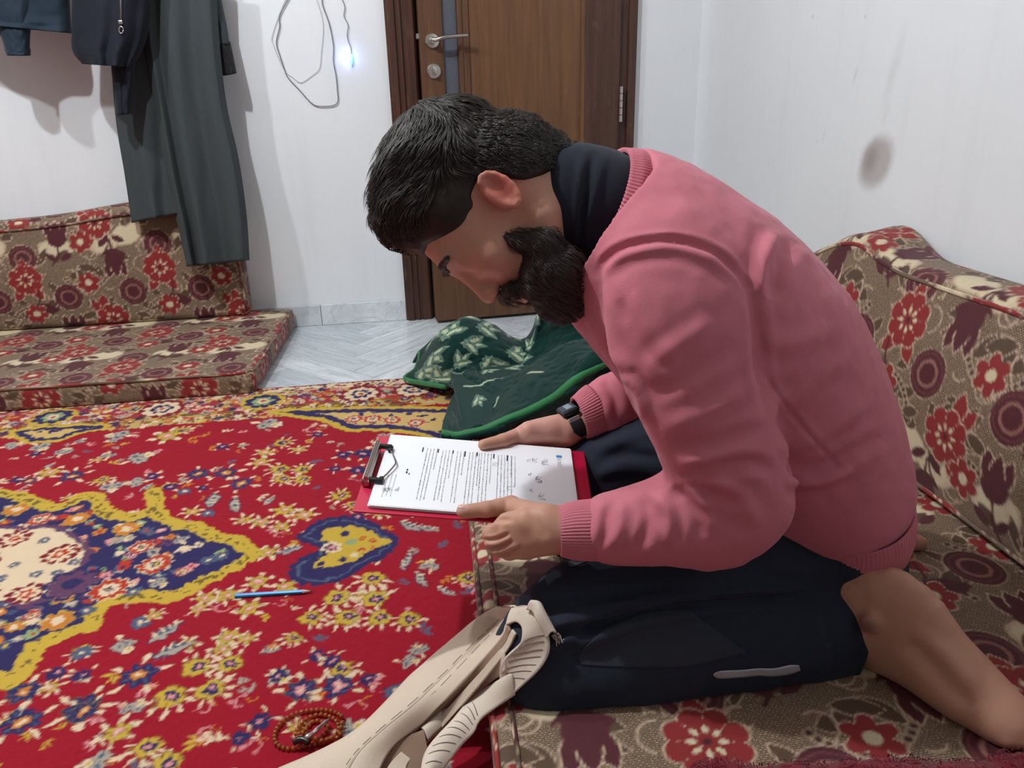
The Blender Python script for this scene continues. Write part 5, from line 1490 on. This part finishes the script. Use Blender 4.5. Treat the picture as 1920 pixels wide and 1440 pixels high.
def band(name, Lp, Rp, mat, n=60, rows_=14, thick=.004, bulge=0.0, ribs=None, stitch=(), lift=.006):
    A = spline(np.array([lay(*q, lift=lift) for q in Lp]), n); B = spline(np.array([lay(*q, lift=lift) for q in Rp]), n)
    t = np.linspace(0, 1, rows_)[:, None, None]
    P = A[None]*(1-t) + B[None]*t
    P[..., 2] += bulge*np.sin(np.pi*t[..., 0])
    P = P + .0012*vnoise(P, 40, 3)[..., None]*np.array([0, 0, 1])
    idx = np.arange(rows_*n).reshape(rows_, n)
    Q_ = np.stack([idx[:-1, :-1], idx[1:, :-1], idx[1:, 1:], idx[:-1, 1:]], -1).reshape(-1, 4)
    o = mesh(name, P.reshape(-1, 3), Q_, mat)
    md = o.modifiers.new('thickness', 'SOLIDIFY'); md.thickness = thick; md.offset = 0
    place(o, br)
    sub_ = []
    nv = nrm(np.cross(P[rows_//2, n//2+1]-P[rows_//2, n//2], P[rows_//2+1, n//2]-P[rows_//2, n//2])); nv = nv*np.sign(nv@(CAM-P[rows_//2, n//2]))
    for fr_ in stitch:
        r_ = int(fr_*(rows_-1)); b = MB()
        for i in range(2, n-4, 3): b.tube(P[r_, i:i+3]+nv*(thick/2+.0003), .0005, 4)
        q = b.build('stitching', M_STITCH); q.parent = o; tag(q, kind='stuff')
    if ribs:
        for i in np.linspace(ribs[0]*n, ribs[1]*n-1, ribs[2]).astype(int):
            q = MB().tube(P[2:-2, i]+nv*(thick/2+.0002), .0007, 5).build('rib_line', M_STITCH); q.parent = o
    return o
R1 = [(641, 1470, .045), (690, 1396, .058), (803, 1300, .083), (900, 1203, .112), (942, 1164, .122), (972, 1148, .118)]
band('waist_band', [(480, 1462, .028), (661, 1374, .045), (771, 1267, .07), (884, 1170, .10), (930, 1140, .112), (962, 1139, .112)], R1, M_BEIGE, stitch=(.93,), bulge=.006)
band('waist_band', R1, [(700, 1470, .035), (735, 1402, .045), (813, 1335, .066), (932, 1209, .10), (955, 1170, .117), (985, 1152, .116)], M_BEIGE, stitch=(.4,), bulge=.004)
band('shaded_inside', [(735, 1402, .043), (813, 1335, .062), (932, 1209, .095), (955, 1172, .11)], [(745, 1420, .02), (822, 1348, .035), (936, 1222, .07), (958, 1182, .09)], M_TAUPE)  # strip under the band edge, its shade put into the colour
band('inner_band', [(720, 1450, .03), (745, 1418, .035), (822, 1347, .05), (936, 1220, .085), (962, 1180, .1)], [(760, 1450, .025), (770, 1425, .03), (832, 1362, .045), (942, 1232, .08), (968, 1188, .095)], M_BEIGE)
band('elastic_strap', [(960, 1141, .116), (988, 1137, .13), (1014, 1158, .135), (1028, 1187, .13), (1029, 1225, .12), (1003, 1264, .105), (961, 1303, .09)], [(950, 1172, .108), (968, 1166, .115), (980, 1178, .118), (975, 1205, .112), (942, 1240, .105), (938, 1270, .1), (942, 1290, .092)], M_BEIGE2, n=90, ribs=(.5, .88, 7), bulge=.004, lift=.010)
band('elastic_strap', [(944, 1218, .085), (875, 1285, .068), (790, 1366, .048)], [(950, 1258, .08), (888, 1306, .06), (802, 1388, .04)], M_BEIGE2, ribs=(.35, .8, 6), bulge=.006)
band('elastic_strap', [(958, 1264, .085), (892, 1304, .08), (850, 1350, .07), (800, 1408, .052), (788, 1470, .04)], [(966, 1302, .083), (905, 1347, .078), (888, 1374, .068), (862, 1402, .055), (805, 1475, .03)], M_BEIGE2, n=80, ribs=(.3, .95, 10), bulge=.008)
band('elastic_strap', [(1000, 1130, .14), (1012, 1132, .142), (1022, 1150, .14), (1042, 1186, .138)], [(988, 1142, .137), (1000, 1148, .138), (1008, 1165, .137), (1026, 1196, .135)], M_BEIGE2, bulge=.006, lift=.020)
band('shaded_inside', [(706, 1402, .04), (750, 1385, .045), (795, 1368, .048)], [(722, 1475, .015), (770, 1470, .015), (812, 1460, .015)], M_TAUPE)  # inside of the pocket, coloured darker for the shade in it
for i in range(7):
    p0 = lay(1034+i*2, 1192-i, .136, .018); p = [p0 + RGT*(.002*k_*(1+.3*rs.uniform(-1, 1)))-UPV*(.003*k_*rs.uniform(.2, 1.2)) for k_ in range(5)]
    place(MB().tube(p, .0004, 4).build('frayed_thread', M_BEIGE2), br)

# ------------------------------------------------------------------ prayer beads, pencil, small red tube
pbc = at(575, 1370, z=CZ)
pb = empty('prayer_beads', (pbc[0], pbc[1], CZ), 0, 'coiled amber prayer beads with a metal tassel lying on the carpet', 'beads')
M_AMBER = simple('amber_bead', lin(190, 100, 26), .12, 0, .3, 200, Transmission_Weight=.6, Coat_Weight=.4)
loop = [(640, 1345), (618, 1333), (585, 1332), (545, 1342), (518, 1368), (517, 1393), (540, 1404), (575, 1398), (610, 1390), (634, 1372), (628, 1350), (600, 1340), (570, 1352), (556, 1378), (580, 1392), (605, 1378), (615, 1360), (590, 1352), (570, 1372), (560, 1390), (600, 1395), (636, 1380)]
lp = spline(np.array([at(a, b, z=CZ+.004) for a, b in loop]), 1200, True)
L = np.concatenate([[0], np.cumsum(np.linalg.norm(np.diff(lp, axis=0), axis=1))])
bm_ = bmesh.new(); bmesh.ops.create_icosphere(bm_, subdivisions=2, radius=.0036)
bme = bpy.data.meshes.new('bead'); bm_.to_mesh(bme); bm_.free(); bme.materials.append(M_AMBER)
bme.polygons.foreach_set('use_smooth', np.ones(len(bme.polygons), bool))
placed = []
for d in np.arange(0, L[-1], .0074):
    p = np.array([np.interp(d, L, lp[:, c_]) for c_ in range(3)])
    lev = sum(np.hypot(*(p[:2]-q[:2])) < .0058 for q in placed); p[2] = CZ + .0042 + .0052*min(lev, 2)
    placed.append(p); o = bpy.data.objects.new('bead', bme); link(o, pb); o.location = Vector(p)-Vector(pb.location)
tas = spline(np.array([at(572, 1385, z=CZ+.018), at(590, 1372, z=CZ+.019), at(605, 1358, z=CZ+.018), at(618, 1348, z=CZ+.016)]), 14)
place(MB().tube(tas, [.0035, .0042, .0042, .003, .003, .0038, .0038, .003, .0028, .0028, .0034, .003, .002, .001], 10).build('metal_tassel', M_STEEL, None, True), pb)
place(MB().tube(spline(np.array([at(550, 1392, z=CZ+.014), at(565, 1386, z=CZ+.017), at(580, 1392, z=CZ+.015)]), 10), .0045, 8).build('dark_marker_bead', simple('dark_bead', lin(40, 30, 26), .2), None, True), pb)

pa, pz = at(440, 1117, z=CZ+.0042), at(588, 1108, z=CZ+.0042)
pe = empty('pencil', (pa[0], pa[1], CZ), 0, 'blue pencil with a bare sharpened tip lying on the red carpet', 'pencil')
dx_ = nrm(pz-pa); Lp_ = np.linalg.norm(pz-pa)
M_PBLUE = simple('metallic_blue_paint', lin(40, 138, 200), .4, .1, .1, 300)
pt_ = lambda q: pa + dx_*q
place(autosmooth(MB().tube([pt_(0), pt_(.002), pt_(Lp_-.020)], [.0036, .0041, .0041], 6).build('barrel', M_PBLUE)), pe)
place(MB().tube([pt_(Lp_-.020), pt_(Lp_-.006)], [.0039, .0014], 10).build('sharpened_wood', simple('pale_pencil_wood', lin(196, 176, 170), .6), None, True), pe)
place(MB().tube([pt_(Lp_-.006), pt_(Lp_)], [.0014, .0003], 8).build('lead', simple('graphite', lin(50, 44, 44), .4), None, True), pe)
la, lb_ = at(338, 592, z=.094), at(382, 589, z=.094)
lt_ = empty('marker_tube', (la[0], la[1], .087), 0, 'small pink red tube with a dark band on the floral mattress', 'tube')
M_LRED = simple('pink_red_plastic', lin(196, 34, 60), .35)
dl = lb_-la
for nm, a0, a1, r_, mt in (('barrel', 0, .36, .0075, M_LRED), ('band', .36, .56, .0078, M_DARK), ('cap', .56, 1.0, .0082, M_LRED)):
    place(autosmooth(MB().tube([la+dl*a0, la+dl*(a0+.02), la+dl*(a1-.02), la+dl*a1], [r_*.85, r_, r_, r_*.85], 14).build(nm, mt)), lt_)

# ------------------------------------------------------------------ clothes hanging on the back wall
def drape(name, rws, by, mat, parent, folds=5, amp=.02, bulge=.05, n=110, m_=60, shear=0.0, seed=1, deep=.03, taper=0.0):
    """a hanging piece of cloth with vertical folds: rows are (left pixel, right pixel) pairs, top to bottom"""
    Lr = spline(np.array([r[0] for r in rws], float), m_); Rr = spline(np.array([r[1] for r in rws], float), m_)
    t = np.linspace(0, 1, n)
    Vf, Vb = [], []
    for i in range(m_):
        v = i/(m_-1); byv = by[0]+(by[1]-by[0])*v
        ph = t*folds*2*np.pi + shear*v + 1.1*vnoise(np.stack([t*3, np.full(n, v*1.5)], -1), 1, seed)*2
        w = np.cos(ph)*.5 + .5; w = w**.8
        prof = bulge*np.clip(np.sin(np.pi*np.clip(t*.98+.01, 0, 1)), 0, 1)**.45 + amp*w*(taper+(1-taper)*v)*np.clip(np.minimum(t, 1-t)*12, 0, 1) + .004*vnoise(np.stack([t*9, np.full(n, v*7)], -1), 1, seed+3)
        px = Lr[i, 0]+(Rr[i, 0]-Lr[i, 0])*t; py = Lr[i, 1]+(Rr[i, 1]-Lr[i, 1])*t
        for j in range(n):
            p = at(px[j], py[j], y=byv); q = at(px[j], py[j], y=byv-prof[j]); Vf.append(q)
            Vb.append(np.array([p[0], min(byv+deep*math.sin(math.pi*min(max(t[j], .02), .98))**.5-.002, WY-.004), p[2]]))
    V_ = np.array(Vf+Vb); idx = np.arange(m_*n).reshape(m_, n); N0 = m_*n
    Qf = np.stack([idx[:-1, :-1], idx[1:, :-1], idx[1:, 1:], idx[:-1, 1:]], -1).reshape(-1, 4)
    Qb = Qf[:, ::-1]+N0
    sd_ = []
    for e in (idx[0, :], idx[-1, ::-1], idx[::-1, 0], idx[:, -1]):
        sd_.append(np.stack([e[:-1], e[1:], e[1:]+N0, e[:-1]+N0], -1))
    o = mesh(name, V_, np.concatenate([Qf, Qb]+sd_), mat)
    return place(o, parent)
M_ROBE = cloth_mat('dark_grey_robe_cloth', lin(66, 72, 74), .1, .8, 600, .1); M_JACK = cloth_mat('black_navy_jacket_cloth', lin(36, 38, 47), .1, .7, 600, .1)
M_TEAL = cloth_mat('dark_teal_jacket_cloth', lin(42, 53, 64), .1, .75, 600, .1); M_CUFFD = cloth_mat('charcoal_ribbed_cuff', lin(44, 44, 48), .3, .9, 300, .1)
robe = empty('hanging_robe', at(340, 300, y=2.95), 0, 'long dark grey robe hanging in folds over the floral backrest', 'robe')
drape('back_panel', [((205, -70), (330, -70)), ((206, 60), (330, 60)), ((216, 215), (335, 215)), ((234, 330), (340, 330)), ((247, 418), (345, 398))], (2.95, 2.91), M_ROBE, robe, 2, .03, .02, 70, 60, 1.0, 4, .012)
drape('front_panel', [((262, -70), (404, -70)), ((268, 60), (410, 60)), ((290, 200), (424, 190)), ((318, 360), (448, 300)), ((335, 430), (462, 400)), ((350, 500), (468, 488))], (2.92, 2.875), M_ROBE, robe, 2.3, .055, .02, 120, 70, .6, 9, .015, .3)
slv = empty('jacket_sleeve', at(410, 60, y=2.98), 0, 'dark sleeve with a charcoal cuff hanging at the right of the robe', 'garment')
drape('sleeve', [((352, -70), (404, -70)), ((372, 0), (415, 0)), ((396, 50), (424, 46)), ((404, 84), (430, 82))], (2.99, 2.97), M_ROBE, slv, 1, .01, .045, 40, 30, 0, 2, .04)
drape('cuff', [((402, 78), (431, 78)), ((410, 110), (437, 106)), ((418, 142), (443, 137))], (2.972, 2.965), M_CUFFD, slv, 1, .004, .045, 40, 20, 0, 3, .04)
jk = empty('hanging_jacket', at(180, 60, y=2.95), 0, 'black navy jacket with a zip hanging between the teal jacket and the robe', 'jacket')
drape('jacket_body', [((136, -90), (285, -90)), ((135, 0), (282, 0)), ((134, 60), (276, 60)), ((136, 96), (262, 100)), ((154, 120), (246, 126))], (2.86, 2.85), M_JACK, jk, 3, .03, .10, 90, 50, .5, 12, .06)
drape('jacket_sleeve', [((206, 60), (262, 60)), ((208, 120), (252, 120)), ((213, 170), (247, 170)), ((218, 216), (243, 214))], (2.83, 2.83), M_JACK, jk, 1, .012, .04, 40, 40, 0, 15, .05)
zc = [at(226+math.sin(q*.9), q, y=2.742) for q in (-60, 0, 36)]
place(MB().tube(zc, .002, 6).build('zip', M_STEEL, None, True), jk)
place(autosmooth(MB().box(at(223.5, 46, y=2.747)-np.array([0, .004, 0]), at(229.5, 38, y=2.747)+np.array([0, .004, 0]), .0015).build('zip_slider', M_STEEL)), jk)
zp = [at(227+4*math.cos(w), 56+6.5*math.sin(w), y=2.742) for w in np.linspace(0, 6.283, 16)]
place(MB().tube(zp, .0016, 6).build('zip_pull_ring', M_STEEL, None, True), jk)
tj = empty('hanging_jacket', at(40, 30, y=2.95), 0, 'dark teal blue jacket hanging beside the black navy jacket', 'jacket')
drape('jacket_body', [((-90, -90), (126, -90)), ((-90, 0), (128, 0)), ((-90, 30), (130, 40)), ((-90, 40), (132, 62))], (2.93, 2.91), M_TEAL, tj, 2, .02, .09, 80, 30, .5, 21, .06)
drape('jacket_sleeve', [((-30, -20), (60, -20)), ((-14, 30), (56, 34)), ((2, 70), (53, 74)), ((12, 103), (53, 102))], (2.86, 2.85), M_TEAL, tj, 1, .01, .05, 50, 40, 0, 24, .06)
drape('cuff', [((8, 92), (54, 90)), ((12, 104), (54, 103))], (2.857, 2.85), M_TEAL, tj, 1, .004, .055, 40, 10, 0, 25, .06)

# ------------------------------------------------------------------ cables and a little blue light on the back wall
z6 = lambda x, y, d=.006: at(480+x/6.546, y/6.546, y=WY-d)
cab = tag(MB().tube(spline([z6(*q) for q in ((640, -330), (470, -130), (390, 0), (300, 170), (285, 250), (290, 330), (250, 520), (290, 680), (345, 840), (390, 950), (520, 1090), (700, 1280), (850, 1305), (960, 1290), (1005, 1240), (1000, 1130), (985, 950), (950, 750), (950, 560), (900, 300), (820, 70), (805, -40), (760, -250), (640, -330))], 160), .0018, 6).build('cable', simple('grey_cable', lin(122, 122, 126), .5), None, True), 'grey cable hanging in a long loop on the white wall', 'cable')
tag(MB().tube(spline([z6(x, y, .004) for x, y in ((640, -330), (420, -100), (330, 60), (200, 430), (215, 560), (340, 850), (450, 950), (550, 1010), (680, 930), (775, 840), (800, 650), (822, 300), (745, 0), (640, -330))], 130), .0011, 6).build('string', simple('white_string', lin(206, 206, 210), .6), None, True), 'thin white string looped on the wall inside the grey cable', 'string')
led = empty('led_light', z6(1165, 720), 0, 'tiny blue light glowing at the end of a wavy wire', 'light')
place(MB().tube(spline([z6(*q) for q in ((900, -330), (1000, -120), (1060, 0), (1090, 90), (1080, 200), (1130, 310), (1120, 450), (1165, 600), (1166, 670))], 80), .0014, 6).build('wire', simple('grey_wire', lin(120, 120, 126), .5), None, True), led)
g = NT('blue_led_glow'); g.p(Emission_Strength=3.0); g.set(g.b.inputs['Emission Color'], (.12, .45, 1.0)); g.base((.1, .4, .9)); M_LED = g.m
g = NT('white_led_glow'); g.p(Emission_Strength=14.0); g.set(g.b.inputs['Emission Color'], (.8, .95, 1.0)); M_LEDW = g.m
place(MB().tube([z6(1166, 660, .008), z6(1166, 690, .008), z6(1166, 750, .008), z6(1166, 800, .008)], [.002, .0055, .0055, .002], 12).build('bulb', M_LED, None, True), led)
place(MB().tube([z6(1105, 680, .008), z6(1115, 680, .008), z6(1128, 680, .008)], [.001, .0042, .001], 10).build('lit_tip', M_LEDW, None, True), led)
q = z6(1140, 700, .022)
l2 = bpy.data.lights.new('led_glow', 'POINT'); l2.energy = .05; l2.color = (.35, .45, 1.0); l2.shadow_soft_size = .006
l2o = bpy.data.objects.new('led_glow', l2); COL.objects.link(l2o); l2o.location = q

# ------------------------------------------------------------------ ceiling bulb (out of the frame) that lights the room
for (LAMP, en), lab in zip(LAMPS, ('bare white bulb on a cord hanging nearest the clothes wall', 'bare white bulb on a cord hanging above the kneeling man')):
    lampo = empty('ceiling_lamp', (LAMP[0], LAMP[1], ZC), 0, lab, 'lamp')
    place(MB().tube([(LAMP[0], LAMP[1], ZC), (LAMP[0], LAMP[1], LAMP[2]+.11)], .004, 8).build('cord', M_PAPER), lampo)
    place(autosmooth(MB().lathe([(.001, .058), (.018, .06), (.016, .115), (.001, .115)], 20, Matrix.Translation((LAMP[0], LAMP[1], LAMP[2]))).build('socket', M_PAPER)), lampo)

# ------------------------------------------------------------------ maroon fleece throw near the camera on the right mattress
thr = empty('fleece_throw', (.6, .5, .09), 0, 'fuzzy maroon fleece throw at the mattress edge below the bare foot', 'throw')
ex = spline(np.array([at(a, b, z=.10)[:2] for a, b in ((1180, 1475), (1265, 1440), (1325, 1412), (1400, 1420), (1483, 1420), (1608, 1412), (1700, 1412), (1800, 1412), (1900, 1402), (1990, 1400))]), 120)
rw = np.linspace(0, 1, 40)
P2 = np.stack([np.stack([ex[:, 0]+.02*k_, ex[:, 1]*(1-k_)+.36*k_], -1) for k_ in rw], 0)
hz_ = .086 + .024*np.clip(rw*7, 0, 1)[:, None]**.5 + .006*vnoise(P2, 30, 5) + .004*vnoise(P2, 90, 6)
TP = np.concatenate([P2, np.maximum(hz_, .0845)[..., None]], -1); TP[0, :, 2] = .0845
idx = np.arange(40*120).reshape(40, 120)
TQ = np.stack([idx[:-1, :-1], idx[:-1, 1:], idx[1:, 1:], idx[1:, :-1]], -1).reshape(-1, 4)[:, ::-1]
M_MAR = fleece_mat('maroon_fleece', False, lin(128, 18, 40), .3)
TV = TP.reshape(-1, 3); TN = normals(TV, TQ); TN *= np.sign(TN[:, 2:3]+1e-9)
place(mesh('throw_body', TV, TQ, M_MAR), thr)
sv, sf = strands(TV, TN, 5000, lambda p: (lambda d: d/np.linalg.norm(d, axis=1, keepdims=True))(np.stack([vnoise(p, 60, 1), .5+vnoise(p, 60, 2), .6+.3*vnoise(p, 60, 3)], -1)), lambda p, r: r.uniform(.008, .018, len(p)), .0008, .003, 31, None, .003, 5)
tag(place(mesh('fleece_pile', sv, sf, M_MAR), thr), kind='stuff')
